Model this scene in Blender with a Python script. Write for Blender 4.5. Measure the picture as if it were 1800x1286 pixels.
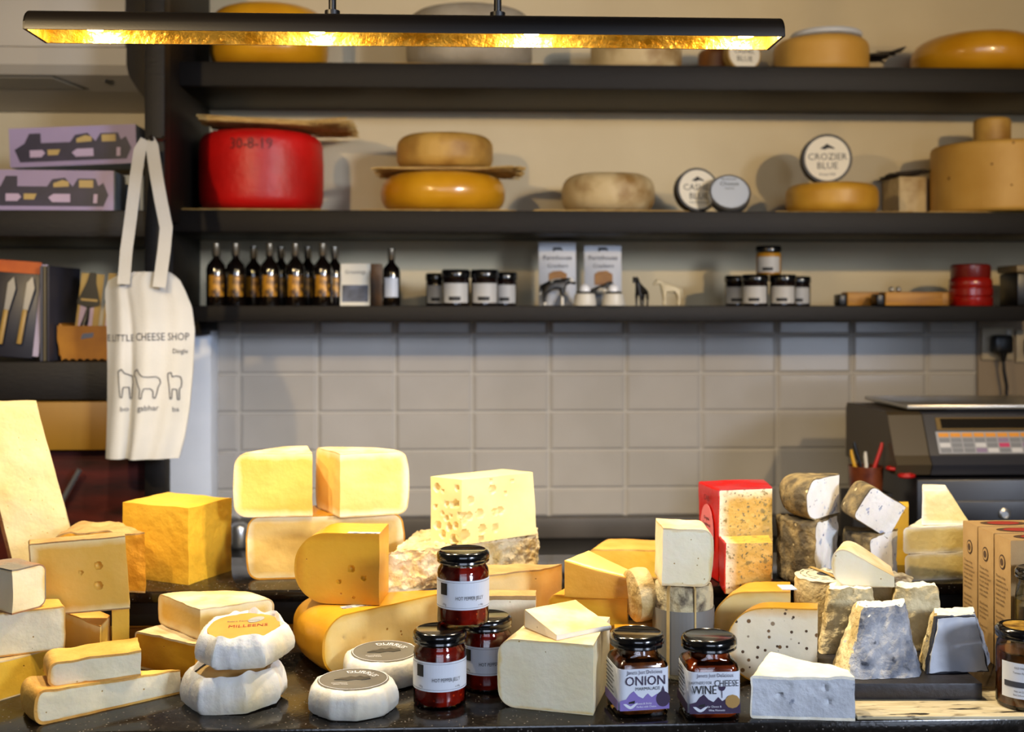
import bpy, bmesh, math, random
from math import sin, cos, pi, radians, sqrt, atan2, hypot
from mathutils import Vector, Matrix, noise

sc = bpy.context.scene
COL = sc.collection
for o in list(bpy.data.objects): bpy.data.objects.remove(o)

# ------------------------------------------------------------------ camera
F, HY, TH, ZE = 2070.0, 545.0, radians(2.4), 1.45      # focal length in px, horizon row, yaw, eye height
cd = bpy.data.cameras.new('camera'); cam = bpy.data.objects.new('camera', cd); COL.objects.link(cam)
cam.location = (0, 0, ZE); cam.rotation_euler = (pi/2, 0, -TH)
cd.sensor_width = 36; cd.lens = F/1800*36; cd.shift_y = -(643-HY)/1800; cd.clip_start = .05
cd.dof.use_dof = True; cd.dof.focus_distance = 1.56; cd.dof.aperture_fstop = 4.2
sc.camera = cam
sc.view_settings.view_transform = 'Standard'; sc.view_settings.look = 'None'
sc.view_settings.exposure = 0.0; sc.view_settings.gamma = 1; sc.view_settings.use_curve_mapping = False
try:
    sc.cycles.use_denoising = True; sc.cycles.max_bounces = 8; sc.cycles.sample_clamp_indirect = 6
    sc.cycles.caustics_reflective = False; sc.cycles.caustics_refractive = False
except Exception: pass

# ------------------------------------------------------------------ world and lights
w = bpy.data.worlds.new('world'); sc.world = w; w.use_nodes = True
w.node_tree.nodes['Background'].inputs[0].default_value = (.62, .74, 1, 1)
w.node_tree.nodes['Background'].inputs[1].default_value = 1.0

def light(name, kind, loc, energy, color, target=None, **kw):
    l = bpy.data.lights.new(name, kind); l.energy = energy; l.color = color
    for k, v in kw.items(): setattr(l, k, v)
    o = bpy.data.objects.new(name, l); COL.objects.link(o); o.location = loc
    if target is not None:
        o.rotation_euler = (Vector(target)-Vector(loc)).to_track_quat('-Z', 'Y').to_euler()
    return o
DAY = (.70, .80, 1.0); WARM = (1.0, .73, .38)
# daylight through the shop windows behind the camera, plus one added beam
light('window_daylight', 'AREA', (.1, -2.52, 2.0), 44, DAY, (.1, 2, 1.3), shape='RECTANGLE', size=2.2, size_y=1.15)
light('window_daylight_right', 'AREA', (2.65, -2.52, 1.1), 20, DAY, (2.2, 2, 1.1), shape='RECTANGLE', size=1.1, size_y=.85)
light('door_daylight', 'AREA', (2.75, -1.9, 2.25), 8, DAY, (-.62, 3.0, 1.12), shape='RECTANGLE', size=.7, size_y=.6, spread=radians(36))  # narrow daylight beam added to brighten white board and left tiles; no door here
# warm ceiling track spots washing the shelves
light('track_spot_left', 'SPOT', (-.85, .9, 2.07), 56, WARM, (-.45, 3.0, 1.62), spot_size=radians(84), spot_blend=.5, shadow_soft_size=.025)
light('track_spot_right', 'SPOT', (1.35, .9, 2.07), 66, WARM, (.75, 3.0, 1.62), spot_size=radians(84), spot_blend=.5, shadow_soft_size=.025)

# ------------------------------------------------------------------ helpers
def at(px, d):
    a = (px-900)/F
    return (d*(sin(TH)+a*cos(TH)), d*(cos(TH)-a*sin(TH)))
def atY(px, Y):
    a = (px-900)/F
    return (Y*(sin(TH)+a*cos(TH))/(cos(TH)-a*sin(TH)), Y)
def dep(x, y): return x*sin(TH)+y*cos(TH)
def zpx(py, x, y): return ZE-(py-HY)*dep(x, y)/F

def rgb(h):
    if isinstance(h, tuple): return h
    c = [int(h[i:i+2], 16)/255 for i in (0, 2, 4)]
    return tuple(x/12.92 if x <= .04045 else ((x+.055)/1.055)**2.4 for x in c)

MATS = {}
def M(name, base, rough=.5, var=None, vs=8, vmix=(.35, .65), bump=0, bs=60, metal=0, sss=0, edge=None, ew=(0.0, 1.0),
      spots=None, veins=None, coat=0, spec=.5, emit=0, stretch=(1, 1, 1), detail=5, trans=0, sheen=0, bump2=None, spots2=None):
    """Principled material: base colour, optional noise variation, rim colour from the edge attribute, spots, bump."""
    if name in MATS: return MATS[name]
    m = bpy.data.materials.new(name); m.use_nodes = True; nt = m.node_tree; N = nt.nodes; L = nt.links
    b = N['Principled BSDF']; base = rgb(base)
    b.inputs['Roughness'].default_value = rough; b.inputs['Metallic'].default_value = metal
    b.inputs['Specular IOR Level'].default_value = spec; b.inputs['Coat Weight'].default_value = coat
    b.inputs['Coat Roughness'].default_value = .12
    if sss:
        b.inputs['Subsurface Weight'].default_value = sss; b.inputs['Subsurface Scale'].default_value = .012
        b.inputs['Subsurface Radius'].default_value = (1, .6, .3)
    if trans: b.inputs['Transmission Weight'].default_value = trans
    if sheen: b.inputs['Sheen Weight'].default_value = sheen
    if emit:
        b.inputs['Emission Color'].default_value = (*base, 1); b.inputs['Emission Strength'].default_value = emit
    tc = N.new('ShaderNodeTexCoord'); mp = N.new('ShaderNodeMapping'); mp.inputs['Scale'].default_value = stretch
    L.new(tc.outputs['Object'], mp.inputs['Vector']); vec = mp.outputs['Vector']
    def mixc(fac, a, c):
        x = N.new('ShaderNodeMix'); x.data_type = 'RGBA'
        if isinstance(fac, (int, float)): x.inputs[0].default_value = fac
        else: L.new(fac, x.inputs[0])
        for s, v in ((6, a), (7, c)):
            if isinstance(v, tuple): x.inputs[s].default_value = (*v[:3], 1)
            else: L.new(v, x.inputs[s])
        return x.outputs[2]
    def ramp(src, p0, p1, inv=False):
        r = N.new('ShaderNodeMapRange'); L.new(src, r.inputs[0]); r.inputs[1].default_value = p0; r.inputs[2].default_value = p1
        r.inputs[3].default_value = 1 if inv else 0; r.inputs[4].default_value = 0 if inv else 1
        return r.outputs[0]
    def noi(scale, det=detail):
        n = N.new('ShaderNodeTexNoise'); n.inputs['Scale'].default_value = scale; n.inputs['Detail'].default_value = det
        L.new(vec, n.inputs['Vector']); return n.outputs['Fac']
    colr = base
    if var is not None:
        colr = mixc(ramp(noi(vs), *vmix), colr, rgb(var))
    if edge is not None:
        at_ = N.new('ShaderNodeAttribute'); at_.attribute_name = 'edge'
        a = N.new('ShaderNodeMath'); a.operation = 'MULTIPLY_ADD'; L.new(noi(45, 3), a.inputs[0]); a.inputs[1].default_value = .5; a.inputs[2].default_value = -.25
        s = N.new('ShaderNodeMath'); s.operation = 'ADD'; L.new(at_.outputs['Fac'], s.inputs[0]); L.new(a.outputs[0], s.inputs[1])
        colr = mixc(ramp(s.outputs[0], *ew), rgb(edge), colr)
    pit = None
    for vn in (veins or ()):
        colr = mixc(ramp(noi(vn[1], 4), vn[2], vn[3]), colr, rgb(vn[0]))
    for sp in (spots, spots2):
        if sp is None: continue
        scol, sscale, size, dens = sp           # colour, scale, radius, density
        v = N.new('ShaderNodeTexVoronoi'); v.inputs['Scale'].default_value = sscale; v.inputs['Randomness'].default_value = 1
        L.new(vec, v.inputs['Vector'])
        gate = N.new('ShaderNodeSeparateColor'); L.new(v.outputs['Color'], gate.inputs[0])
        g = ramp(gate.outputs[0], dens-.02, dens+.02, inv=True)
        c = ramp(v.outputs['Distance'], size*.75, size, inv=True)
        mu = N.new('ShaderNodeMath'); mu.operation = 'MULTIPLY'; L.new(g, mu.inputs[0]); L.new(c, mu.inputs[1])
        colr = mixc(mu.outputs[0], colr, rgb(scol)); pit = mu.outputs[0]
    if isinstance(colr, tuple): b.inputs['Base Color'].default_value = (*colr[:3], 1)
    else: L.new(colr, b.inputs['Base Color'])
    last = None
    for (amt, scl) in ((bump, bs),)+((bump2,) if bump2 else ()):
        if not amt: continue
        bn = N.new('ShaderNodeBump'); bn.inputs['Strength'].default_value = min(1, amt); bn.inputs['Distance'].default_value = .6/scl
        L.new(noi(scl, 6), bn.inputs['Height'])
        if last: L.new(last, bn.inputs['Normal'])
        last = bn.outputs[0]
    if pit is not None:
        bn = N.new('ShaderNodeBump'); bn.inputs['Strength'].default_value = .6; bn.inputs['Distance'].default_value = .002; bn.invert = True
        L.new(pit, bn.inputs['Height'])
        if last: L.new(last, bn.inputs['Normal'])
        last = bn.outputs[0]
    if last: L.new(last, b.inputs['Normal'])
    MATS[name] = m; return m

def glass(name, tint=(1, 1, 1), gloss=.02):
    if name in MATS: return MATS[name]
    m = bpy.data.materials.new(name); m.use_nodes = True; nt = m.node_tree; N = nt.nodes; L = nt.links
    N.remove(N['Principled BSDF']); out = N['Material Output']
    t = N.new('ShaderNodeBsdfTransparent'); t.inputs[0].default_value = (*tint, 1)
    g = N.new('ShaderNodeBsdfGlossy'); g.inputs['Roughness'].default_value = gloss
    f = N.new('ShaderNodeFresnel'); f.inputs[0].default_value = 1.5
    x = N.new('ShaderNodeMixShader'); L.new(f.outputs[0], x.inputs[0]); L.new(t.outputs[0], x.inputs[1]); L.new(g.outputs[0], x.inputs[2])
    L.new(x.outputs[0], out.inputs[0]); MATS[name] = m; return m

def tag(o, label=None, cat=None, group=None, kind=None):
    if label: o['label'] = label
    if cat: o['category'] = cat
    if group: o['group'] = group
    if kind: o['kind'] = kind
    return o
def thing(name, label, cat, loc=(0, 0, 0), rot=(0, 0, 0), group=None):
    o = bpy.data.objects.new(name, None); COL.objects.link(o); o.empty_display_size = .02
    o.location = loc; o.rotation_euler = rot
    return tag(o, label, cat, group)
def mobj(name, verts, faces, mat, parent=None, smooth=False, attr=None, mats=None, fm=None):
    me = bpy.data.meshes.new(name); me.from_pydata([tuple(v) for v in verts], [], faces)
    for m in (mats or [mat]): me.materials.append(m)
    if fm: me.polygons.foreach_set('material_index', fm)
    if smooth: me.polygons.foreach_set('use_smooth', [True]*len(me.polygons))
    if attr:
        a = me.attributes.new('edge', 'FLOAT', 'POINT'); a.data.foreach_set('value', attr)
    me.update()
    o = bpy.data.objects.new(name, me); COL.objects.link(o)
    if parent: o.parent = parent
    return o
def bmo(name, bm, mat, parent=None, smooth=False, angle=None):
    bmesh.ops.recalc_face_normals(bm, faces=bm.faces)
    me = bpy.data.meshes.new(name); bm.to_mesh(me); bm.free(); me.materials.append(mat)
    if smooth or angle:
        me.polygons.foreach_set('use_smooth', [True]*len(me.polygons))
    if angle: me.set_sharp_from_angle(angle=radians(angle))
    o = bpy.data.objects.new(name, me); COL.objects.link(o)
    if parent: o.parent = parent
    return o
def bm_box(bm, c, s, rot=None, bev=0, seg=2):
    r = bmesh.ops.create_cube(bm, size=1); vs = r['verts']
    bmesh.ops.scale(bm, vec=s, verts=vs)
    if bev:
        es = list({e for v in vs for e in v.link_edges})
        g = bmesh.ops.bevel(bm, geom=es, offset=bev, segments=seg, affect='EDGES', profile=.5); vs = list({v for f in g['faces'] for v in f.verts} | {v for v in vs if v.is_valid})
    if rot is not None: bmesh.ops.rotate(bm, cent=(0, 0, 0), matrix=rot.to_matrix() if hasattr(rot, 'to_matrix') else rot, verts=vs)
    bmesh.ops.translate(bm, vec=c, verts=vs); return vs
def box(name, c, s, mat, parent=None, bev=.002, rotz=0):
    bm = bmesh.new(); bm_box(bm, c, s, Matrix.Rotation(rotz, 3, 'Z') if rotz else None, bev)
    return bmo(name, bm, mat, parent, angle=35)
def lathe(name, prof, mat, parent=None, seg=48, smooth=True, off=(0, 0, 0), fn=None, rot=None, sharp=40):
    vs, fs = [], []
    n = len(prof)
    for i in range(seg):
        a = 2*pi*i/seg
        for k, (r, z) in enumerate(prof):
            rr, zz = (r, z) if fn is None else fn(a, r, z, k)
            vs.append(Vector((rr*cos(a), rr*sin(a), zz)))
    for i in range(seg):
        j = (i+1) % seg
        for k in range(n-1): fs.append((i*n+k, j*n+k, j*n+k+1, i*n+k+1))
    if rot is not None: vs = [rot @ v for v in vs]
    vs = [v+Vector(off) for v in vs]
    bm = bmesh.new(); bv = [bm.verts.new(v) for v in vs]
    for f in fs: bm.faces.new([bv[i] for i in f])
    bmesh.ops.remove_doubles(bm, verts=bm.verts, dist=1e-6)
    return bmo(name, bm, mat, parent, angle=sharp)
def tube_bm(bm, pts, r, seg=8, caps=True):
    pts = [Vector(p) for p in pts]; rings = []
    for i, p in enumerate(pts):
        t = (pts[min(i+1, len(pts)-1)]-pts[max(i-1, 0)]).normalized()
        up = Vector((0, 0, 1)) if abs(t.z) < .9 else Vector((1, 0, 0))
        a = t.cross(up).normalized(); b = t.cross(a)
        rr = r[i] if isinstance(r, (list, tuple)) else r
        rings.append([bm.verts.new(p+a*rr*cos(2*pi*k/seg)+b*rr*sin(2*pi*k/seg)) for k in range(seg)])
    for i in range(len(rings)-1):
        for k in range(seg): bm.faces.new((rings[i][k], rings[i][(k+1) % seg], rings[i+1][(k+1) % seg], rings[i+1][k]))
    if caps: bm.faces.new(rings[0]); bm.faces.new(rings[-1])
def tube(name, pts, r, mat, parent=None, seg=8):
    bm = bmesh.new(); tube_bm(bm, pts, r, seg); return bmo(name, bm, mat, parent, angle=50)
def prism(name, poly, fn, depth, mat, parent=None, mapf=None):
    """flat polygon list [(x, y)...] turned to 3D by fn(x, y, h) with thickness depth"""
    vs = [fn(x, y, 0) for x, y in poly]+[fn(x, y, depth) for x, y in poly]; n = len(poly)
    fs = [tuple(range(n))[::-1], tuple(range(n, 2*n))]+[(i, (i+1) % n, n+(i+1) % n, n+i) for i in range(n)]
    bm = bmesh.new(); bv = [bm.verts.new(v) for v in vs]
    for f in fs: bm.faces.new([bv[i] for i in f])
    return bmo(name, bm, mat, parent)
def text(name, body, size, mat, parent, mapf, align='CENTER', squash=1.0, bold=0):
    cu = bpy.data.curves.new('t', 'FONT'); cu.body = body; cu.size = size; cu.align_x = align; cu.align_y = 'CENTER'; cu.resolution_u = 2
    cu.offset = bold
    ob = bpy.data.objects.new('t', cu); COL.objects.link(ob)
    me = bpy.data.meshes.new_from_object(ob.evaluated_get(bpy.context.evaluated_depsgraph_get()))
    bpy.data.objects.remove(ob); bpy.data.curves.remove(cu)
    for v in me.vertices: v.co = Vector(mapf(v.co.x*squash, v.co.y))
    me.materials.clear(); me.materials.append(mat); me.update(); me.name = name
    o = bpy.data.objects.new(name, me); COL.objects.link(o); o.parent = parent
    return o
def disp(p, amp, scale, seed, octs=3):
    q = p*scale+Vector((seed*7.3, seed*3.1, seed*5.7))
    return Vector((noise.fractal(q, 1, 2, octs), noise.fractal(q+Vector((31, 7, 3)), 1, 2, octs), noise.fractal(q+Vector((5, 41, 17)), 1, 2, octs)))*amp

# ------------------------------------------------------------------ cheese builder
SEED = [1]
def lattice(nu, nv, nw, f, seen=None):
    """surface of an nu x nv x nw lattice; returns verts (i, j, k) and quads"""
    idx = {}; keys = []; faces = []
    def V(i, j, k):
        if (i, j, k) not in idx: idx[(i, j, k)] = len(keys); keys.append((i, j, k))
        return idx[(i, j, k)]
    for i in range(nu):
        for j in range(nv):
            faces.append((V(i, j, 0), V(i, j+1, 0), V(i+1, j+1, 0), V(i+1, j, 0)))
            faces.append((V(i, j, nw), V(i+1, j, nw), V(i+1, j+1, nw), V(i, j+1, nw)))
    for j in range(nv):
        for k in range(nw):
            faces.append((V(0, j, k), V(0, j, k+1), V(0, j+1, k+1), V(0, j+1, k)))
            faces.append((V(nu, j, k), V(nu, j+1, k), V(nu, j+1, k+1), V(nu, j, k+1)))
    for i in range(nu):
        for k in range(nw):
            faces.append((V(i, 0, k), V(i+1, 0, k), V(i+1, 0, k+1), V(i, 0, k+1)))
            faces.append((V(i, nv, k), V(i, nv, k+1), V(i+1, nv, k+1), V(i+1, nv, k)))
    return [f(*k) for k in keys], faces, keys

def clean(o):
    bm = bmesh.new(); bm.from_mesh(o.data); bmesh.ops.remove_doubles(bm, verts=bm.verts, dist=2e-5)
    bmesh.ops.recalc_face_normals(bm, faces=bm.faces); bm.to_mesh(o.data); bm.free()
    o.data.polygons.foreach_set('use_smooth', [True]*len(o.data.polygons)); o.data.set_sharp_from_angle(angle=radians(38))

def slab(label, P0, P1, Q0, Q1, z0, H, paste, rind=None, t=.004, tt=.0025, rc=.012, bulge=0, arc=0, hc=(1, 1, 1, 1), shp=0, shq=0,
         amp=.0012, scl=25, res=.006, holes=(), tilt=(0, 0, 0), lift=0, caps=True, name='cheese_wedge', cat='cheese', group=None, rough=None, topbump=0, octs=3):
    """P0-P1: inner edge, Q0-Q1: outer (rind) edge, each (px, distance). w=0 is the P0-Q0 face. Same P0 and P1: a tip."""
    seed = SEED[0]; SEED[0] += 1
    if Q1 is None:
        a, b, c = Vector(at(*P0)), Vector(at(*P1)), Vector(at(*Q0)); q1 = b+c-a
    else: q1 = Vector(at(*Q1))
    p0, p1, q0 = Vector(at(*P0)), Vector(at(*P1)), Vector(at(*Q0))
    tip = (p0-p1).length < 1e-4
    cen = (p0+p1+q0+q1)/4
    if tip:
        a0, a1 = atan2(*(q0-p0).yx), atan2(*(q1-p0).yx); r0, r1 = (q0-p0).length, (q1-p0).length
        da = (a1-a0+pi) % (2*pi)-pi
        if abs(da) > 2.8: a0 = a0 % (2*pi); da = a1-a0
    nrm = Vector(((q1-q0).y, -(q1-q0).x)).normalized()
    if nrm.dot((q0+q1)/2-(p0+p1)/2) < 0: nrm = -nrm
    def PQ(w):
        if tip:
            a = a0+da*w; r = r0+(r1-r0)*w; return p0, p0+Vector((cos(a), sin(a)))*r
        return p0.lerp(p1, w), q0.lerp(q1, w)+nrm*arc*4*w*(1-w)
    def inset(z, H_, rc_):
        e = 0
        if rc_ > 0:
            if z < rc_: e = rc_-sqrt(max(0, rc_**2-(rc_-z)**2))
            elif z > H_-rc_: e = rc_-sqrt(max(0, rc_**2-(z-(H_-rc_))**2))
        return e+bulge*(2*z/H_-1)**2
    def zs(H_, rc_, n):
        k = max(5, int(rc*1.5/res)); s = [rc_*(1-cos(pi/2*i/k)) for i in range(k+1)] if rc_ > 0 else [0]
        mid = [rc_+(H_-2*rc_)*i/n for i in range(1, n)]
        return s+mid+[H_-x for x in reversed(s)]
    rc = min(rc, H*.49)
    def place(r, w, z):
        P, Q = PQ(w); d = Q-P; Lg = d.length; dr = d/Lg if Lg > 0 else d; u = min(1, max(0, r/Lg))
        hs = (hc[0]*(1-w)+hc[1]*w)*(1-u)+(hc[2]*(1-w)+hc[3]*w)*u
        p = P+dr*r-cen
        x = Vector((p.x+(shp*(1-u)+shq*u)*z/H, p.y, z*hs))
        return x, Lg
    def finish(p, outer=False):
        q = p+disp(p, amp, scl, seed, octs)
        if q.z < .004: q.z = p.z if p.z > 0 else 0
        if rough: q = q+disp(p, rough[0], rough[1], seed+5, 4)*min(1, max(0, p.z/.006))
        if topbump and p.z > H*.8: q.z += topbump*noise.fractal(p*30, 1, 2, 3)
        return q
    L0 = (PQ(0)[1]-PQ(0)[0]).length; L1 = (PQ(1)[1]-PQ(1)[0]).length
    wid = max((q1-q0).length, (p1-p0).length)*(1.2 if tip else 1)
    nu = max(4, int(max(L0, L1)/res)); nw = max(3, int(wid/res)); nm = max(3, int((H-2*rc)/res)+1)
    root = thing(name, label, cat, (cen.x, cen.y, z0+lift), tuple(radians(a) for a in tilt), group)
    rt = 0 if rind is None else t; rtt = tt if (rind is not None and caps) else 0
    Hi = H-2*rtt; rci = max(rc-rt, .0008) if rc > 0 else 0; rci = min(rci, Hi*.49)
    zz = zs(Hi, rci, nm); nv = len(zz)-1
    # ease u so that samples gather near the rim
    def pf(i, j, k):
        w = k/nw; z = zz[j]; _, Lg = place(0, w, 0); R = Lg-rt-inset(z, Hi, rci)
        r = R*i/nu; p, _ = place(r, w, z+rtt)
        e = min(Lg-rt-r, (z+rtt) if rtt else 1, (H-z-rtt) if rtt else 1)
        return p, e, r, w
    vv, fs, keys = lattice(nu, nv, nw, pf)
    pts = [finish(v[0]) for v in vv]
    for (fc, u, v, rad) in holes:
        if fc == 'w0': c, n = place(u*L0, 0, v*H)[0], (place(u*L0, .05, v*H)[0]-place(u*L0, 0, v*H)[0])
        elif fc == 'u0': c, n = place(0, u, v*H)[0], (place(.01, u, v*H)[0]-place(0, u, v*H)[0])
        n.normalize(); t_ = Vector((-n.y, n.x, 0))
        for ii, (v_, q) in enumerate(zip(vv, pts)):
            k = keys[ii]
            if (fc == 'w0' and k[2] != 0) or (fc == 'u0' and k[0] != 0): continue
            dd = (v_[0]-c).length/rad
            if dd < 1: pts[ii] = q+n*rad*1.45*sqrt(1-dd*dd)**.6
    po = mobj('paste', pts, fs, paste, root, attr=[max(0, min(1, v[1]/.02)) for v in vv]); clean(po)
    if rind is not None:
        def outline(H_, rc_, Loff, zoff):
            # sequence of (kind, value): r measured back from the rim
            z_ = zs(H_, rc_, nm); seq = []
            if caps: seq += [('f', i/nu, zoff) for i in range(nu)]
            seq += [('s', inset(z, H_, rc_)+Loff, z+zoff) for z in z_]
            if caps: seq += [('f', i/nu, H_+zoff) for i in reversed(range(nu))]
            return seq
        zo = zs(H, rc, nm)
        A = outline(H, rc, 0, 0); B = outline(Hi, rci, rt, rtt)
        def pt(sq, w, base_in):
            _, Lg = place(0, w, 0)
            if sq[0] == 's': r = Lg-sq[1]
            else: r = sq[1]*(Lg-base_in)
            return place(r, w, sq[2])[0]
        bA = inset(0, H, rc); bB = inset(0, Hi, rci)+rt
        n = len(A); vs = []
        for k in range(nw+1):
            for S, bi, o_ in ((A, bA, .0004), (B, bB, 0)):
                for s_ in S:
                    p = pt(s_, k/nw, bi); vs.append(finish(p))
        fs = []; st = 2*n
        for k in range(nw):
            for i in range(n-1):
                a = k*st+i; fs.append((a, a+1, a+1+st, a+st)); b_ = a+n; fs.append((b_, b_+st, b_+1+st, b_+1))
            fs.append((k*st, k*st+st, k*st+st+n, k*st+n)); e = k*st+n-1; fs.append((e, e+n, e+n+st, e+st))
        for k in (0, nw):
            for i in range(n-1):
                a = k*st+i; f = (a, a+n, a+n+1, a+1); fs.append(f if k == 0 else f[::-1])
        ro = mobj('rind', vs, fs, rind, root); clean(ro)
    return root

def hexa(name, corners, mat, parent, res=.004, amp=.002, scl=30, rough=None, seed=3, rnd=.12):
    """8 corners: bottom FL FR BR BL, top FL FR BR BL; noisy, softly rounded"""
    b, tpp = corners[:4], corners[4:]
    sx = (Vector(b[1])-Vector(b[0])).length; sy = (Vector(b[3])-Vector(b[0])).length; sz = Vector(tpp[0]).z-Vector(b[0]).z
    nu, nv, nw = [max(4, int(s/res)) for s in (sx, sz, sy)]
    C = [Vector(c) for c in corners]
    def f(i, j, k):
        u, v, w_ = i/nu, j/nv, k/nw
        def e(x): return x
        def q(a): return a[0].lerp(a[1], u).lerp(a[3].lerp(a[2], u), w_)
        p = q(C[:4]).lerp(q(C[4:]), v)
        # round vertical edges and top
        du, dw = abs(2*u-1), abs(2*w_-1)
        ce = q(C[:4]).lerp(q(C[4:]), v); m0 = (C[0]+C[1]+C[2]+C[3])/4; m1 = (C[4]+C[5]+C[6]+C[7])/4; m = m0.lerp(m1, v)
        p = m.lerp(p, 1-rnd*(du*dw)**4-.5*rnd*max(0, v*2-1)**8*max(du, dw)**4)
        return p
    vs, fs, keys = lattice(nu, nv, nw, f)
    out = []
    for p in vs:
        q = p+disp(p, amp, scl, seed)
        if rough: q += disp(p, rough[0], rough[1], seed+2, 4)
        if p.z < .003: q.z = max(q.z, 0) if p.z > 0 else 0
        out.append(q)
    o = mobj(name, out, fs, mat, parent); clean(o); return o

# ------------------------------------------------------------------ materials of the place
plaster = M('plaster', 'd3c4a2', .75, var='c8b896', vs=3, bump=.08, bs=90)
tilemat = M('white_tile', 'aaa59f', .16, var='a29d96', vs=5, spec=.45)
grout = M('grout', 'c4beb4', .8)
blackwood = M('black_painted_wood', '120d09', .55, spec=.3, var='0e0a08', vs=14, stretch=(1, 6, 8), bump=.15, bs=60)
darkmetal = M('dark_metal', '120e0b', .42, metal=.0, bump=.03, bs=300)
granite = M('dark_granite', '15120f', .13, var='2b2622', vs=120, vmix=(.5, .75), spots=('6a625a', 240, .28, .18), bump=.05, bs=200)
darkbase = M('dark_base', '0a0807', .6)
tanwood = M('tan_wood', 'a5762c', .5, var='8a5f20', vs=20, stretch=(1, 8, 8), bump=.1)
greystone = M('grey_upstand', '55504c', .4, var='4a4541', vs=9)
blackgloss = M('black_gloss', '070605', .35, spec=.25)
white_pl = M('white_board', 'dfe3ea', .5, var='c2c8d2', vs=3)
marblem = M('pale_marble', 'd8c9a6', .3, var='bfae88', vs=14, stretch=(1.6, 8, 6), detail=8, bump=.05, veins=(('1d1713', 9, .60, .64), ('5a4a34', 20, .60, .68)))
slatem = M('slate', '141215', .5, var='201d22', vs=30, bump=.2, bs=120)
goldleaf = M('gold_leaf', 'e3bc55', .34, var='b98a24', vs=30, vmix=(.4, .62), metal=.8, bump=.5, bs=70, bump2=(.4, 200))
mustard = M('mustard_paint', '8c6410', .5, var='7c570c', vs=4)
redwood = M('dark_red_wood', '4c1206', .65, spec=.2, var='260803', vs=7, stretch=(1, 2, 5), bump=.1)
steel = M('brushed_steel', 'b9b9b9', .3, metal=.9)
offwhite_pl = M('off_white_plastic', 'b8b2a6', .45)
greydark_pl = M('grey_plastic', '6f695f', .5)
ink = M('black_ink', '0d0b0d', .6)
blackpl = M('black_plastic', '0a0a0b', .35)
bulbm = M('bulb_glow', (1, .72, .36), .5, emit=22)

YW = 3.07
def S(name, o, kind='structure', label=None):
    o.name = name; o['kind'] = kind
    if label: o['label'] = label
    return o
# ------------------------------------------------------------------ room shell
XL, XR, YF, ZC = -2.6, 3.3, -2.4, 2.8
S('floor', box('floor', ((XL+XR)/2, (YF+YW)/2, -.05), (XR-XL+.2, YW-YF+.4, .1), M('floor_tile', '2c2622', .5, var='221d1a', vs=3), bev=0))
S('ceiling', box('ceiling', ((XL+XR)/2, (YF+YW)/2, ZC+.05), (XR-XL+.2, YW-YF+.4, .1), M('ceiling_paint', '5c5750', .8), bev=0))
S('wall_back', box('wall_back', ((XL+XR)/2, YW+.06, ZC/2), (XR-XL+.2, .1, ZC), plaster, bev=0))
S('wall_left', box('wall_left', (XL-.05, (YF+YW)/2, ZC/2), (.1, YW-YF+.3, ZC), plaster, bev=0))
S('wall_right', box('wall_right', (XR+.05, (YF+YW)/2, ZC/2), (.1, YW-YF+.3, ZC), plaster, bev=0))
WINS = [(-1.05, 1.25, 1.42, 2.62), (2.2, 3.1, .72, 1.42)]
bm = bmesh.new()
xs = [XL-.1]+[v for w_ in WINS for v in w_[:2]]+[XR+.1]
for a, b in ((0, 1), (2, 3), (4, 5)): bm_box(bm, ((xs[a]+xs[b])/2, YF-.06, ZC/2), (xs[b]-xs[a], .1, ZC))
for x0, x1, z0, z1 in WINS:
    bm_box(bm, ((x0+x1)/2, YF-.06, z0/2), (x1-x0, .1, z0)); bm_box(bm, ((x0+x1)/2, YF-.06, (z1+ZC)/2), (x1-x0, .1, ZC-z1))
S('wall_front', bmo('wall_front', bm, plaster))
for i, (x0, x1, z0, z1) in enumerate(WINS):
    bm = bmesh.new(); nx = 3
    for k in range(nx+1): bm_box(bm, (x0+(x1-x0)*k/nx, YF+.06, (z0+z1)/2), (.06, .05, z1-z0+.06))
    for k in range(4): bm_box(bm, ((x0+x1)/2, YF+.06, z0+(z1-z0)*k/3), (x1-x0+.06, .05, .05))
    S('window_%d' % (i+1), bmo('window_%d' % (i+1), bm, blackwood))

# tiled field
xt0, xt1 = atY(370, YW)[0], atY(1716, YW)[0]
zt1 = 1.423; zt0 = zpx(907, *atY(900, YW))
ox = atY(695, YW)[0]; oz = zpx(656, *atY(900, YW))
bm = bmesh.new()
bm_box(bm, ((xt0+xt1)/2, YW+.004, (zt0+zt1)/2), (xt1-xt0, .008, zt1-zt0))
bmG = bm; tl = bmesh.new(); tw, th = .2, .1
for i in range(-6, 12):
    for j in range(-5, 3):
        xa, xb = ox+i*tw+.0012, ox+(i+1)*tw-.0012; za, zb = oz+j*th+.0012, oz+(j+1)*th-.0012
        xa, xb = max(xa, xt0), min(xb, xt1); za, zb = max(za, zt0), min(zb, zt1)
        if xb-xa < .015 or zb-za < .012: continue
        e = .0095; o4 = [(xa, za), (xb, za), (xb, zb), (xa, zb)]; i4 = [(xa+e, za+e*.6), (xb-e, za+e*.6), (xb-e, zb-e*.6), (xa+e, zb-e*.6)]
        a = [tl.verts.new((x, YW, z)) for x, z in o4]; c = [tl.verts.new((x, YW-.0015, z)) for x, z in o4]; d = [tl.verts.new((x, YW-.0065, z)) for x, z in i4]
        tl.faces.new(d)
        for k in range(4):
            n = (k+1) % 4; tl.faces.new((a[k], a[n], c[n], c[k])); tl.faces.new((c[k], c[n], d[n], d[k]))
S('wall_back_grout', bmo('grout', bmG, grout))
S('wall_back_tiles', bmo('tiles', tl, tilemat))
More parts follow.
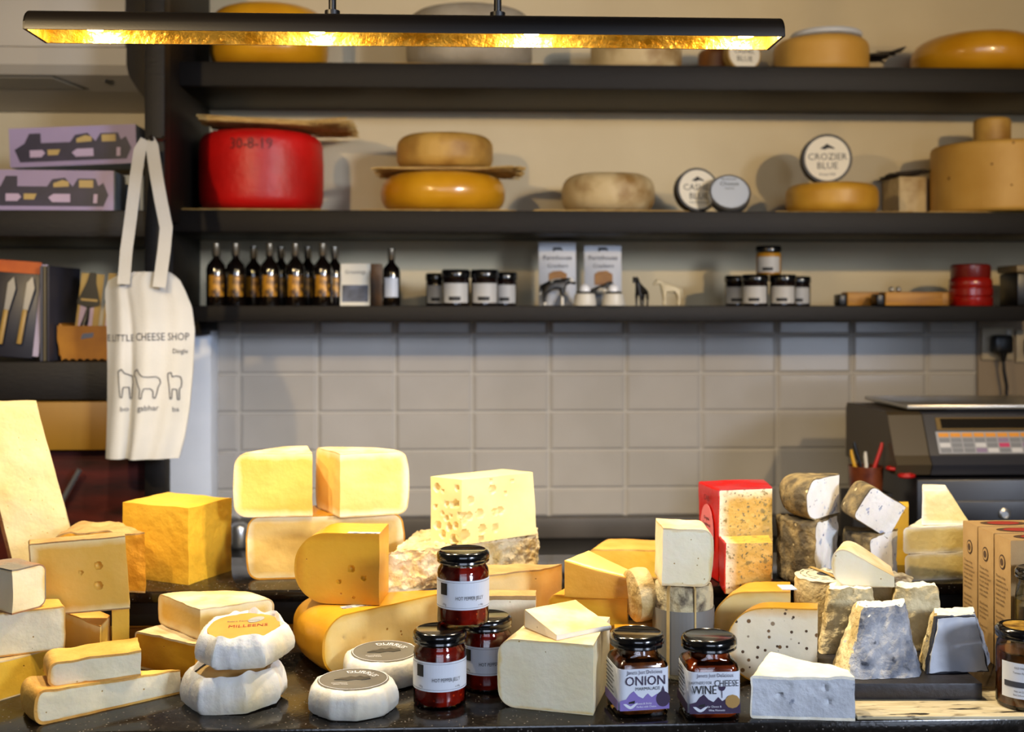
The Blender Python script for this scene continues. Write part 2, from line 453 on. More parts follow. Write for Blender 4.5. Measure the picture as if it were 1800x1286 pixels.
# socket side of the wall
x0, x1 = xt1+.002, XR
S('wall_back_socket_side', box('socket_wall', ((x0+x1)/2, YW+.002, (zt0+zt1)/2), (x1-x0, .016, zt1-zt0), M('beige_wall', '8b7c69', .7), bev=0))
# grey upstand and back worktop
zu0 = zpx(941, *atY(900, YW)); xw0 = atY(380, 2.9)[0]
up = box('worktop_upstand', ((xt0+XR)/2, YW-.02, (zt0+zu0)/2+.0), (XR-xt0-.02, .035, zt0-zu0), greystone, bev=.001)
tag(up, 'grey stone upstand strip running along the foot of the white tiles', 'upstand')
# ------------------------------------------------------------------ white side board and black post
xa, xb = atY(293, 2.98)[0], atY(371, 2.98)[0]
zb_ = zpx(880, *atY(330, 2.98))
S('trim_1', box('white_board', ((xa+xb)/2, 3.02, .82), (xb-xa, .09, 1.16), white_pl, bev=.002), label='white painted board beside the tiles')

# ------------------------------------------------------------------ wall shelf unit
SF = 2.75                                            # shelf front
Z1, Z2, Z3 = zpx(112, *atY(900, SF)), zpx(370, *atY(900, SF)), zpx(537, *atY(900, 2.79))
XS = atY(360, YW)[0]
su = thing('wall_shelf_unit', 'black wooden wall shelves with three long boards above the white tiles', 'shelf', (0, 0, 0))
def shelf(z, th_, y0, x0, x1, name='shelf'):
    return box(name, ((x0+x1)/2, (y0+YW)/2-.001, z-th_/2), (x1-x0, YW-y0-.004, th_), blackwood, su, bev=.003)
XE = 2.3
shelf(Z1, .058, SF, XS-.012, XE); shelf(Z2, .052, SF, XS-.012, XE); shelf(Z3, .037, 2.79, XS+.01, atY(1862, 2.79)[0])
box('side_panel', (XS-.022, (SF+YW)/2+.01, (Z3-.05+ZC-.1)/2), (.024, YW-SF-.03, ZC-.1-Z3+.05), blackwood, su)
box('bracket', (XS+.02, 3.0, Z3-.055), (.03, .12, .034), blackwood, su)
# left shelf unit with post
lu = thing('side_shelf_unit', 'dark wooden side shelves with a tall black post, left of the wall shelves', 'shelf', (0, 0, 0))
LY = 2.5
xp0, xp1 = at(254, LY)[0], at(289, LY)[0]
ypf = at(270, LY)[1]
box('post', ((xp0+xp1)/2, ypf+.025, 1.38), (xp1-xp0, .05, 2.76), blackwood, lu)
za = zpx(369, *at(200, LY)); zb2 = zpx(636, *at(200, LY)); XLF = xp0-.9
box('shelf', ((XLF+xp0)/2-.001, ypf+.27, za-.028), (xp0-XLF, .52, .056), blackwood, lu)
box('shelf', ((XLF+xp0)/2-.001, ypf+.27, zb2-.04), (xp0-XLF, .52, .08), blackwood, lu)
box('top_panel', (xp0+.007, ypf+.30, 2.2), (.03, .49, 1.1), blackwood, lu)
xbw = xp1+.02
bw = thing('back_worktop', 'glossy black worktop behind the cheese counter, below the grey upstand', 'worktop', ((xbw+XR)/2, 2.75, zu0-.04))
box('top', (0, .015, .02), (XR-xbw-.02, .58, .038), blackgloss, bw)
box('cabinet', (0, .04, -.421), (XR-xbw-.04, .52, .82), blackwood, bw)

# mustard drawer cabinet below
mc = thing('mustard_cabinet', 'cabinet with a mustard yellow top rail under the left shelves', 'cabinet', (0, 0, 0))
zc0, zc1 = zpx(786, *at(150, LY)), zpx(700, *at(150, LY))
box('rail', ((XLF+xp0)/2-.002, ypf+.025, (zc0+zc1)/2-.006), (xp0-XLF-.006, .05, zc1-zc0-.002), mustard, mc)
box('door', ((XLF+xp0)/2-.002, ypf+.05, (zc0+.3)/2-.008), (xp0-XLF-.006, .04, zc0-.302), redwood, mc)
pa, pb = at(95, LY-.005), at(140, LY-.005)
tube('stay', [(pa[0], pa[1]-.0, zpx(905, *pa)), (pb[0], pb[1]-.0, zpx(825, *pb))], .006, steel, mc)

# ------------------------------------------------------------------ serving counter
CT, RT = .946, 1.024
ct = thing('serving_counter', 'dark speckled granite counter carrying the cheese display', 'counter', (0, 1.62, CT))
yfe = at(900, 1.429)[1]
box('countertop', (.05, (yfe+2.12)/2-1.62, -.02), (2.6, 2.12-yfe, .0398), granite, ct, bev=.003)
box('base', (.05, .04, -.49), (2.5, .56, .9), darkbase, ct)
rs = thing('display_riser', 'dark granite riser at the back of the counter under the rear cheeses', 'riser', (.05, 1.9, CT))
yr = at(900, 1.81)[1]
bm = bmesh.new()
box('top_slab', (0, (yr+2.05)/2-1.9, RT-CT-.0095), (2.3, 2.05-yr, .019), granite, rs, bev=.003)
box('plinth', (0, (yr+2.07)/2-1.9, .038), (2.26, 2.03-yr, .036), darkbase, rs)
box('wood_strip', (0, (yr+2.06)/2-1.9-.003, .01), (2.26, 2.04-yr, .0196), tanwood, rs, bev=.001)

# ------------------------------------------------------------------ pendant lamp
d1, d2 = 1.65, 1.739
HL = 488*d1/F; zl = ZE+HL
xl0, xl1 = at(50, d1)[0], at(1388, d1)[0]; yl0 = at(720, d1)[1]; yl1 = at(720, d2)[1]
lp = thing('pendant_lamp', 'long black linear pendant lamp with gold leaf inside, hanging over the counter', 'lamp', ((xl0+xl1)/2, (yl0+yl1)/2, zl), (0, 0, -TH*0))
hw, hd, hh = (xl1-xl0)/2, (yl1-yl0)/2, .034
def half(rx, rz, z_=0, n=14): return [(-rx*cos(pi*k/n), z_+rz*sin(pi*k/n)**.75) for k in range(n+1)]
def arcs(rx, rz, rx2, rz2, xh, mat, name, z0=0):
    a, b = half(rx, rz), half(rx2, rz2); n = len(a); vs = []
    for x in (-xh, xh):
        vs += [(x, y, z) for y, z in a]+[(x, y, z+z0) for y, z in b]
    fs = []; st = 2*n
    for k in range(n-1):
        fs += [(k, k+1, k+1+st, k+st), (n+k, n+k+st, n+k+1+st, n+k+1)]
        fs += [(k, k+n, k+n+1, k+1), (st+k, st+k+1, st+k+n+1, st+k+n)]
    fs += [(0, st, st+n, n), (n-1, 2*n-1, 2*n-1+st, n-1+st)]
    o = mobj(name, vs, fs, mat, lp); clean(o); return o
arcs(hd, hh, hd-.0015, hh-.002, hw, darkmetal, 'shade', 0)
arcs(hd-.0018, hh-.0023, hd-.0035, hh-.0045, hw-.003, goldleaf, 'liner')
for s in (-1, 1):
    pl = [(y, z) for y, z in half(hd, hh)]
    prism('end_cap', pl, lambda y, z, h, s=s: Vector((s*(hw-.0025+h), y, z)), .0025, darkmetal, lp)
    pl = [(y, z) for y, z in half(hd-.003, hh-.004)]
    prism('end_liner', pl, lambda y, z, h, s=s: Vector((s*(hw-.0046+h), y, z)), .0016, goldleaf, lp)
for px in (585, 875):
    x = at(px, 1.695)[0]-lp.location.x
    tube('suspension_rod', [(x, 0, hh-.002), (x, 0, ZC-zl-.001)], .0055, darkmetal, lp)
    lathe('rod_collar', [(0, hh-.003), (.011, hh-.003), (.011, hh+.006), (0, hh+.006)], darkmetal, lp, seg=20, off=(x, 0, 0))
for px in (168, 556, 936, 1322):
    x = at(px, 1.69)[0]-lp.location.x
    lathe('bulb', [(0, .012), (.011, .012), (.0135, .020), (.010, .026), (0, .027)], bulbm, lp, seg=20, off=(x, .012, 0))
    l = light('lamp_spot', 'SPOT', (x, .0, .008), 21, (1.0, .85, .60), spot_size=radians(150), spot_blend=.55, shadow_soft_size=.016)
    l.parent = lp
    l2 = light('lamp_inner_glow', 'POINT', (x, .004, .009), 2.4, (1.0, .80, .48), shadow_soft_size=.006); l2.parent = lp

# ------------------------------------------------------------------ cheeses on the counter
pale = M('pale_paste', 'f3dfae', .45, var='ecd393', vs=14, sss=.1, bump=.12, bs=90, spots=('d9b76c', 110, .13, .25))
ivory = M('ivory_paste', 'efe3c4', .5, var='e7d8b0', vs=16, sss=.1, bump=.15, bs=90, edge='e0c078', ew=(0, .22), spots=('a8843c', 95, .11, .22))
white_p = M('white_paste', 'ece8dc', .5, var='e2dccb', vs=16, sss=.1, bump=.12, bs=100, spots=('a39a84', 100, .12, .2))
yellow = M('yellow_paste', 'ecc04a', .45, var='e3b234', vs=12, sss=.1, bump=.1, bs=90, spots=('b87d14', 60, .12, .2))
yellow_e = M('yellow_rimmed_paste', 'e6bc5c', .45, var='deae44', vs=10, sss=.1, bump=.1, bs=90, edge='f2dfa6', ew=(.05, .6))
yellow_l = M('light_yellow_paste', 'eac97a', .45, var='e4bd62', vs=10, sss=.1, bump=.1, bs=90, edge='f4e6bd', ew=(.05, .65))
gold_p = M('gouda_paste', 'dfa72a', .42, var='d59a1e', vs=10, sss=.1, bump=.08, bs=90, edge='cd8a14', ew=(.0, .7), spots=('b97412', 60, .1, .2))
gold_l = M('pale_gouda_paste', 'ebcd8a', .42, var='e4c070', vs=10, sss=.1, bump=.08, bs=90, edge='dfae48', ew=(.0, .5), spots=('b07b28', 50, .1, .2))
emm = M('emmental_paste', 'f8e6a6', .42, var='f3dc8c', vs=8, sss=.12, bump=.05, bs=60)
cheddar = M('cheddar_paste', 'e0b236', .5, var='d6a42a', vs=10, sss=.1, bump=.25, bs=60)
aged = M('aged_paste', 'd99e30', .5, var='c98a1e', vs=20, sss=.08, bump=.35, bs=90)
parm = M('granular_paste', 'efdcae', .6, var='dcb972', vs=45, vmix=(.4, .6), sss=.08, bump=.9, bs=110)
r_wax = M('golden_rind', 'd79b26', .35, var='c98a1b', vs=9, bump=.1, bs=60, coat=.15)
r_org = M('orange_rind', 'dda038', .4, var='d08f28', vs=12, bump=.12, bs=70)
r_cream = M('cream_rind', 'e8d6ae', .6, var='cfae74', vs=22, bump=.25, bs=120, bump2=(.2, 400))
r_tan = M('tan_rind', 'bd9a62', .6, var='a07c48', vs=20, bump=.35, bs=80, bump2=(.3, 300))
r_wash = M('washed_rind', 'dfb058', .55, var='c88a34', vs=14, bump=.3, bs=90)
r_brown = M('brown_rind', '6d4118', .6, var='4f2b0e', vs=14, bump=.4, bs=70)
r_grey = M('grey_rind', '7c7468', .65, var='a0714c', vs=12, vmix=(.45, .6), bump=.4, bs=90)
r_white = M('white_bloom_rind', 'f0eadb', .75, var='e6dcc4', vs=30, bump=.3, bs=140, bump2=(.2, 500))
r_stil = M('mould_rind', '8f7c55', .8, var='4c4231', vs=38, vmix=(.4, .62), bump=.8, bs=110, spots=('c4b48a', 60, .2, .25))
r_red = M('red_wax_rind', 'c01208', .3, var='a80c05', vs=12, bump=.1, bs=60, coat=.3)
bluev = M('blue_veined_paste', 'f1f0ee', .5, var='e6e2d8', vs=20, sss=.1, veins=(('56648a', 110, .64, .70), ('a8b2c8', 60, .64, .70)), bump=.3, bs=90)
bluey = M('veined_golden_paste', 'd5ab4c', .5, var='c08e2c', vs=14, edge='ece0bd', ew=(.1, .9), sss=.05, veins=(('5e5a38', 210, .60, .68), ('8b7434', 90, .60, .68)), bump=.3, bs=90)
bluew = M('white_blue_wedge_paste', 'c6c8cc', .5, var='bcbec2', vs=14, sss=.05, veins=(('7b8190', 60, .66, .72),), bump=.4, bs=60)
brie = M('brie_paste', 'ecd99a', .5, var='e4cc80', vs=14, edge='f0e6c8', ew=(0, .4), sss=.1, bump=.2, bs=80)
seedp = M('seeded_paste', 'e6d9bd', .5, var='dfd0ae', vs=12, edge='d9a54e', ew=(.0, .75), sss=.05, bump=.1, bs=80, spots=('6d4a1a', 78, .27, .60), spots2=('4b3010', 105, .25, .40))

R15 = RT
slab('tall pale hard cheese slab leaning at the far left edge, the tallest piece', (146, 1.9), (140, 2.0), (22, 1.9), (20, 2.0), RT, .272, pale, r_brown,
     t=.006, caps=False, shp=-.074, shq=-.066, rc=.003, amp=.0016, scl=14)
slab('orange aged hard cheese with a crumbly right end, behind the holed slice', (256, 1.775), (208, 1.87), (85, 1.79), (110, 1.87), RT, .090, aged, r_tan,
     rc=.035, t=.003, amp=.0035, scl=30, res=.004)
slab('thin yellow slice with three round holes standing upright', (229, 1.63), (228, 1.665), (58, 1.622), (58, 1.655), 1.030, .101, yellow_e, r_tan, caps=True, tt=.002,
     t=.002, rc=.004, amp=.0008, res=.0015, holes=[('w0', .295, .62, .0053), ('w0', .31, .35, .0055), ('w0', .48, .55, .0030)], tilt=(0, -4, 0), lift=.002, name='cheese_slice')
slab('pale wedge with dark grey rind topmost of the far left stack', (22, 1.53), (-35, 1.575), (80, 1.575), (45, 1.612), 1.0545, .058, ivory, r_grey, rc=.012, t=.002, tt=.002, amp=.0012)
slab('cream slab with brown washed top, middle of the far left stack', (-70, 1.52), (-60, 1.60), (114, 1.575), (106, 1.614), .9965, .0578, ivory, r_wash, rc=.004, t=.0015, tt=.002, amp=.0014)
slab('golden wedge with thin white rind at the bottom of the far left stack', (-70, 1.475), (-62, 1.64), (113, 1.600), (100, 1.69), CT, .050, yellow, r_cream, rc=.004, t=.002, tt=.0018, amp=.0014)
slab('long flat washed rind wedge at the front left corner of the counter', (318, 1.55), (318, 1.55), (60, 1.425), (36, 1.485), CT, .037, ivory, r_wash, rc=.010, t=.004, tt=.003, bulge=.003, amp=.0016, hc=(.85, .85, 1.15, 1.15), topbump=.001)
slab('short washed rind wedge resting on the long flat wedge', (248, 1.502), (241, 1.562), (84, 1.45), (76, 1.50), .9835, .033, ivory, r_wash, rc=.010, t=.003, tt=.003, bulge=.002, amp=.0015, topbump=.001)
slab('small yellow wedge with pale top under the holed slice', (176, 1.62), (110, 1.70), (194, 1.68), None, CT, .070, yellow_e, r_wash, rc=.003, t=.001, tt=.002, amp=.001)
slab('upright golden block under the right end of the holed slice', (227, 1.665), (226, 1.74), (197, 1.665), (197, 1.74), CT, .085, yellow, None, rc=0, amp=.001)
slab('large square cheddar block on the riser at the left', (331, 1.826), (215, 1.885), (408, 1.93), None, RT, .119, cheddar, None, rc=.002, amp=.0016, scl=18, res=.004, name='cheddar_block')
slab('yellow wedge with chalky white top standing above the white paper rounds', (352, 1.61), (352, 1.61), (482, 1.672), (278, 1.70), .9985, .043, yellow_l, r_cream, rc=.010, t=.003, tt=.002, amp=.0012, topbump=.0008)
slab('brown yellow wedge underneath the chalky topped wedge', (342, 1.595), (440, 1.665), (237, 1.665), None, CT, .052, gold_p, r_cream, rc=.006, t=.002, tt=.003, amp=.0015, topbump=.001)
slab('half wheel with cream rim on the riser, under two quarter pieces', (572, 1.875), (572, 1.875), (432, 1.86), (712, 1.905), RT, .1, yellow_l, r_wax, rc=.016, t=.0025, tt=.0025, bulge=.006, amp=.0016, scl=16, name='half_round_cheese')
slab('quarter wheel piece with cream rim, upper left on the half wheel', (549, 1.862), (549, 1.862), (409, 1.85), (537, 1.98), 1.1245, .1, yellow_e, r_cream, rc=.018, t=.002, tt=.002, bulge=.005, amp=.0014, scl=16)
slab('quarter wheel piece turned corner forward, upper right on the half wheel', (598, 1.85), (598, 1.85), (719, 1.885), (555, 1.95), 1.1245, .1, yellow_l, r_cream, rc=.012, t=.002, tt=.002, bulge=.005, amp=.0014, scl=16)
hl = [('w0', .12, .66, .0062), ('w0', .02, .44, .0055), ('w0', .04, .36, .006), ('w0', .10, .42, .006), ('w0', .24, .44, .007), ('w0', .44, .43, .0055), ('w0', .52, .45, .006),
      ('w0', .42, .80, .0065), ('w0', .40, .94, .003), ('w0', .27, .2, .0072), ('w0', .44, .19, .0065), ('w0', .03, .13, .0095), ('w0', .25, .05, .0055), ('w0', .60, .72, .003), ('w0', .7, .9, .003),
      ('u0', .15, .86, .004), ('u0', .18, .62, .0055), ('u0', .30, .60, .0045), ('u0', .48, .60, .004), ('u0', .2, .28, .005), ('u0', .42, .25, .006), ('u0', .8, .84, .006), ('u0', .5, .38, .0045),
      ('u0', .78, .25, .007), ('u0', .62, .12, .006), ('u0', .86, .55, .0035), ('u0', .25, .07, .0075), ('u0', .62, .45, .003), ('u0', .35, .42, .0025), ('u0', .6, .8, .0025), ('u0', .07, .45, .0045)]
slab('pale yellow block full of round holes on the rough white chunk', (812, 1.81), (757, 1.845), (943, 1.90), None, 1.089, .1, emm, None, rc=0, amp=.001, scl=12, res=.0022, holes=hl, shq=-.006, name='holey_cheese_block')
slab('big crumbly white chunk with granular broken face under the holey block', (940, 1.90), (945, 1.97), (682, 1.765), (735, 1.95), RT, .062, parm, r_cream, rc=.006, t=.001, tt=.003, amp=.004, scl=22, res=.0035, rough=(.0035, 130), topbump=.002, octs=4, name='cheese_chunk')
g19 = slab('orange gouda piece with rounded left side and cut pale right face', (666, 1.675), (683, 1.76), (518, 1.69), (545, 1.77), 1.0305, .101, gold_p, r_wax, rc=.048, t=.003, tt=.002, amp=.0009, scl=14, res=.0017,
     holes=[('w0', .33, .50, .0045), ('w0', .47, .32, .003), ('w0', .18, .38, .0034), ('w0', .30, .1, .002)])
g20 = slab('large gouda wedge with rounded golden rind under the orange gouda piece', (812, 1.783), (812, 1.783), (567, 1.605), (515, 1.73), CT, .083, gold_l, r_wax, rc=.034, t=.004, tt=.002, bulge=.004, amp=.001, scl=14, res=.0035,
     holes=[('w0', .86, .62, .002), ('w0', .72, .5, .0025)])
slab('tan topped wedge behind the stacked red jars, its thin tip to the right', (950, 1.755), (988, 1.79), (812, 1.70), (815, 1.79), CT, .118, gold_l, r_tan, rc=.003, t=.001, tt=.0025, amp=.0014)
slab('narrow pale block with grey brown crust right behind the upper red jar', (942, 1.66), (942, 1.69), (822, 1.655), (822, 1.688), CT, .102, ivory, r_tan, rc=.006, t=.001, tt=.006, amp=.0012)
slab('big ivory block with a smooth rounded left side beside the red jars', (1043, 1.465), (1072, 1.60), (874, 1.50), (926, 1.62), CT, .0875, ivory, r_cream, rc=.020, t=.0015, tt=.0012, bulge=.003, amp=.0010, scl=12, res=.0045, name='cheese_block')
slab('thin bright white wedge lying on the big ivory block', (978, 1.485), (1074, 1.535), (921, 1.548), (1010, 1.60), 1.0337, .024, white_p, r_cream, rc=.003, t=.002, tt=.001, hc=(.3, .25, 1, 1), amp=.0008, res=.004)
slab('small cream wedge just behind the onion jar', (1080, 1.622), (1080, 1.666), (1144, 1.622), (1140, 1.666), CT, .060, ivory, r_wax, rc=.006, t=.002, amp=.001)
slab('orange wedge with waxy top below the slanting pale gouda piece', (1102, 1.675), (1104, 1.76), (964, 1.70), (1003, 1.78), CT, .094, gold_p, r_org, rc=.012, t=.002, tt=.002, amp=.001)
slab('pale gouda wedge with orange rind slanting down to the right', (1035, 1.745), (1118, 1.715), (992, 1.68), (1119, 1.67), 1.0405, .053, yellow_l, r_org, t=.003, caps=False, rc=.002, hc=(1, .5, 1, .5), amp=.0009, arc=.004)
slab('low golden wedge on the riser behind the slanting gouda', (1160, 1.87), (1165, 1.95), (1035, 1.88), (1062, 1.97), RT, .045, yellow, r_wash, rc=.010, t=.002, amp=.001)
slab('rounded square ivory cheese balanced on the string tied log', (1163, 1.60), (1150, 1.675), (1252, 1.60), (1240, 1.675), 1.0735, .078, ivory, r_cream, rc=.014, t=.002, amp=.0012, bulge=.002, tilt=(0, 2, 0), lift=.0015, name='small_cheese')
red1 = slab('tall blue veined wedge in red wax with a pink oval label', (1358, 1.86), (1342, 1.95), (1262, 1.84), (1229, 1.93), RT, .146, bluey, r_red, rc=.004, t=.002, tt=.002, amp=.0012, scl=14)
slab('short blue veined wedge with red edge in front of the tall red wedge', (1357, 1.775), (1352, 1.83), (1273, 1.77), (1264, 1.822), RT, .076, bluey, r_red, rc=.002, t=.0022, caps=False, amp=.0012, res=.0045)
slab('grey crusted blue cheese drum piece, lower of the pair next to the red wedges', (1472, 1.885), (1472, 1.885), (1432, 1.80), (1365, 1.895), RT, .1, bluev, r_stil, rc=.006, t=.003, tt=.003, amp=.003, scl=40, res=.005)
slab('blue veined quarter with curved crust, upper of the pair next to the red wedges', (1475, 1.88), (1475, 1.88), (1418, 1.80), (1370, 1.89), 1.1255, .064, bluev, r_stil, rc=.03, t=.0025, tt=.002, amp=.0018, scl=30)
slab('veined blue cheese piece with white corner, lower of the right blue pair', (1577, 1.885), (1577, 1.885), (1530, 1.80), (1482, 1.895), RT, .078, bluev, r_stil, rc=.006, t=.003, tt=.003, amp=.003, scl=40)
slab('tilted blue veined wedge with bright white face, upper of the right blue pair', (1566, 1.85), (1566, 1.85), (1492, 1.80), (1468, 1.88), 1.104, .058, bluev, r_stil, rc=.012, t=.0025, tt=.001, amp=.0015, tilt=(0, 31, 0), lift=.008)
slab('bright yellow block squeezed behind the blue cheese and the brie stack', (1597, 1.97), (1597, 2.02), (1560, 1.97), (1560, 2.02), RT, .098, yellow, None, rc=0, amp=.001)
slab('soft white rind wedge at the bottom of the brie stack', (1702, 1.87), (1700, 1.93), (1591, 1.85), (1622, 1.95), RT, .042, brie, r_white, rc=.008, t=.002, tt=.002, amp=.0014)
slab('soft white rind wedge in the middle of the brie stack', (1702, 1.87), (1700, 1.93), (1588, 1.85), (1620, 1.95), 1.067, .042, brie, r_white, rc=.008, t=.002, tt=.002, amp=.0014)
slab('upright tapering brie wedge on top of the soft white stack', (1706, 1.87), (1700, 1.92), (1621, 1.865), (1621, 1.925), 1.110, .056, brie, r_white, rc=.002, t=.002, tt=.002, shp=-.037, amp=.0012)
slab('pale D shaped wedge resting on the two white drums', (1572, 1.665), (1566, 1.73), (1461, 1.665), (1475, 1.74), 1.0585, .062, ivory, r_cream, rc=.030, t=.002, tt=.002, hc=(.25, .25, 1.05, 1.05), amp=.0008)
slab('white wedge with grey face and bright chalky top at the front', (1503, 1.445), (1490, 1.478), (1319, 1.455), (1352, 1.553), CT, .0535, bluew, r_white, rc=.004, t=.002, tt=.0035, amp=.0013, scl=40, res=.0035, topbump=.0015,
     holes=[('w0', .72, .55, .003), ('w0', .62, .8, .0022), ('w0', .28, .75, .003), ('w0', .25, .45, .003)])
slab('seed flecked wedge with curved golden top behind the square jars', (1437, 1.588), (1437, 1.618), (1277, 1.595), (1290, 1.628), CT, .102, seedp, r_wax, rc=.05, t=.0012, tt=.002, amp=.0008)
w2 = slab('plain pale wedge with curved orange top behind the seed flecked wedge', (1389, 1.70), (1389, 1.76), (1252, 1.70), (1275, 1.76), CT, .0985, gold_l, r_org, rc=.05, t=.002, amp=.0009)
box('label', (.045, -.012, .0995), (.022, .028, .0012), white_pl, w2, bev=0)

# marks on the red wax wedge: a pink oval with a scribble of text
pinkm = M('pink_label', 'd8747a', .5)
a, b = Vector(at(1262, 1.84)), Vector(at(1229, 1.93)); loc = Vector(red1.location)
def red_face(x, y, h=0):
    dr = (a-b); n = Vector((dr.y, -dr.x)).normalized()
    if n.x > 0: n = -n
    p = b+dr*(.5+x/dr.length)+n*(.0022+h)
    return Vector((p.x, p.y, RT+y))-loc
ov = prism('label', [(.032*cos(k*pi/12), .070+.046*sin(k*pi/12)) for k in range(24)], lambda x, y, h: red_face(x, y, h), .0006, pinkm, red1)
ov['label'] = 'pink oval label'
for i, (s, y) in enumerate((('CAIS', .126), ('Original', .094), ('Traditional', .084), ('BLEU', .060), ('Farmhouse', .040))):
    text('lettering', s, .012 if i in (0, 3) else .008, ink, red1, lambda x, y2, y=y: red_face(x, y+y2, .0009), squash=1)

# ash dusted pyramids, slate and marble boards
ashr = M('wrinkled_ash_rind', 'adadb0', .7, var='686c76', vs=26, vmix=(.42, .6), bump=.9, bs=55, bump2=(.5, 160), veins=(('34363f', 45, .62, .70),))
ashc = M('cream_wrinkled_rind', 'e6d3a4', .65, var='b99f68', vs=24, vmix=(.4, .62), bump=.9, bs=60, bump2=(.5, 170))
ashtop = M('chalk_top', 'f0e9d6', .8, bump=.3, bs=120)
ashdark = M('ash_line', '2a2a31', .8, bump=.5, bs=150)
chev = M('chevre_paste', 'b9bbc2', .55, var='b0b2b8', vs=12, bump=.1, bs=90)
def pyramid(label, bot, top, H, cut=False, rmat=ashr):
    P = [Vector((*at(*p), 0)) for p in bot]; T = [Vector((*at(*p), H)) for p in top]; c = sum(P, Vector())/4
    r = thing('goat_cheese_pyramid', label, 'cheese', (c.x, c.y, .9725))
    L_ = [p-c for p in P]+[t_-Vector((c.x, c.y, 0)) for t_ in T]
    sd = SEED[0]; SEED[0] += 1
    body = hexa('rind', L_, rmat, r, res=.004, amp=.0018, scl=35, rough=(.0022, 110), seed=sd, rnd=.09)
    body.data.materials.append(ashtop); body.data.materials.append(ashc)
    side = (L_[3]-L_[0]).cross(Vector((0, 0, 1))).normalized()
    for f in body.data.polygons:
        if f.normal.z > .72 and f.center.z > H*.7: f.material_index = 1
        elif abs(f.normal.dot(side)) > .6 and f.normal.x < 0: f.material_index = 2
    if cut:
        F_ = [L_[0], L_[1], L_[5], L_[4]]; m = sum(F_, Vector())/4; n = (L_[1]-L_[0]).cross(L_[4]-L_[0]).normalized()
        if n.y > 0: n = -n
        rim = [m+(p-m)*1.012 for p in F_]; F2 = [m+(p-m)*.955 for p in F_]
        def plate(q, o0, o1, nm, mt, s_):
            A = [p+n*o0 for p in q]; B = [p-n*o1 for p in q]
            return hexa(nm, [A[0], A[1], B[1], B[0], A[3], A[2], B[2], B[3]], mt, r, res=.003, amp=.0016, scl=60, seed=s_, rnd=.0)
        plate(rim, .0015, .006, 'ash_line', ashdark, sd+3); plate(F2, .0034, .005, 'paste', chev, sd+4)
    return r
pyramid('big wrinkled grey pyramid with a cream side and pale flat top, front of four', [(1486, 1.522), (1622, 1.532), (1610, 1.61), (1460, 1.60)], [(1512, 1.56), (1590, 1.567), (1590, 1.605), (1500, 1.60)], .083)
pyramid('cut pyramid showing a smooth grey white face with a dark ash outline, right of four', [(1628, 1.548), (1737, 1.558), (1742, 1.63), (1612, 1.62)], [(1646, 1.562), (1713, 1.569), (1712, 1.615), (1638, 1.61)], .071, cut=True)
pyramid('wrinkled cream pyramid half hidden at the back left of the four', [(1438, 1.635), (1545, 1.64), (1540, 1.69), (1440, 1.69)], [(1456, 1.645), (1535, 1.65), (1530, 1.685), (1455, 1.685)], .088, rmat=ashc)
pyramid('cream and grey pyramid at the back right of the four', [(1556, 1.65), (1666, 1.655), (1655, 1.70), (1560, 1.70)], [(1572, 1.66), (1650, 1.665), (1640, 1.695), (1572, 1.695)], .087, rmat=ashc)
p = at(1490, 1.508); q = at(1748, 1.508)
sb = box('slate_board', ((p[0]+q[0])/2-.01, (p[1]+q[1])/2+.105, CT+.0155), (q[0]-p[0]+.0, .205, .021), slatem, bev=.0015, rotz=-TH)
tag(sb, 'thick black slate board under the four goat cheese pyramids', 'board')
p = at(1512, 1.445)
mb = box('marble_board', (p[0]+.225, p[1]+.052, CT+.0025), (.45, .115, .0045), marblem, bev=.001, rotz=-TH)
tag(mb, 'pale marble board with dark streaks at the front right corner', 'board')

bluepr = M('blue_rind_print', '6d7690', .5, var='dcd8cc', vs=120, vmix=(.4, .6))
def rind_print(root, px0, px1, d0, d1, z, w_):
    a, b = Vector(at(px0, d0)), Vector(at(px1, d1)); L_ = root.location; v = (b-a); m = (a+b)/2
    box('rind_print', (m.x-L_.x, m.y-L_.y, z-L_.z), (v.length, w_, .0008), bluepr, root, bev=0, rotz=atan2(v.y, v.x))
rind_print(g19, 612, 668, 1.686, 1.681, 1.0305+.1016, .010)
rind_print(g20, 600, 660, 1.665, 1.69, CT+.0836, .012)

# ------------------------------------------------------------------ jars on the counter
gl = glass('clear_glass')
jelly = M('red_jelly', '5e0a04', .12, var='8c1606', vs=60, coat=.5, spots=('c8330c', 120, .2, .2))
lidm = M('black_lid', '08080a', .16, coat=.4)
labelw = M('label_paper', 'd6d9e0', .55)
inkg = M('grey_ink', '3a3c46', .6)
def fwd_rot(px): return -atan2((px-900)/F, 1)-TH
def ring_text(name, body, size, R, s0, z0, mat, parent, off=.0007, squash=.82, align='CENTER'):
    return text(name, body, size, mat, parent, lambda x, y: ((R+off)*sin((s0+x)/R), -(R+off)*cos((s0+x)/R), z0+y), align, squash)
def arc_panel(name, R, s0, s1, z0, z1, mat, parent, off=.0003, th_=.0003, n=28):
    vs, fs = [], []
    for i in range(n+1):
        a = (s0+(s1-s0)*i/n)/R
        for rr in (R+off, R+off+th_):
            for z in (z0, z1): vs.append((rr*sin(a), -rr*cos(a), z))
    for i in range(n):
        b = 4*i; c = b+4
        fs += [(b, b+1, c+1, c), (b+2, c+2, c+3, b+3), (b, c, c+2, b+2), (b+1, b+3, c+3, c+1)]
    fs += [(0, 2, 3, 1), (4*n, 4*n+1, 4*n+3, 4*n+2)]
    return mobj(name, vs, fs, mat, parent, smooth=False)
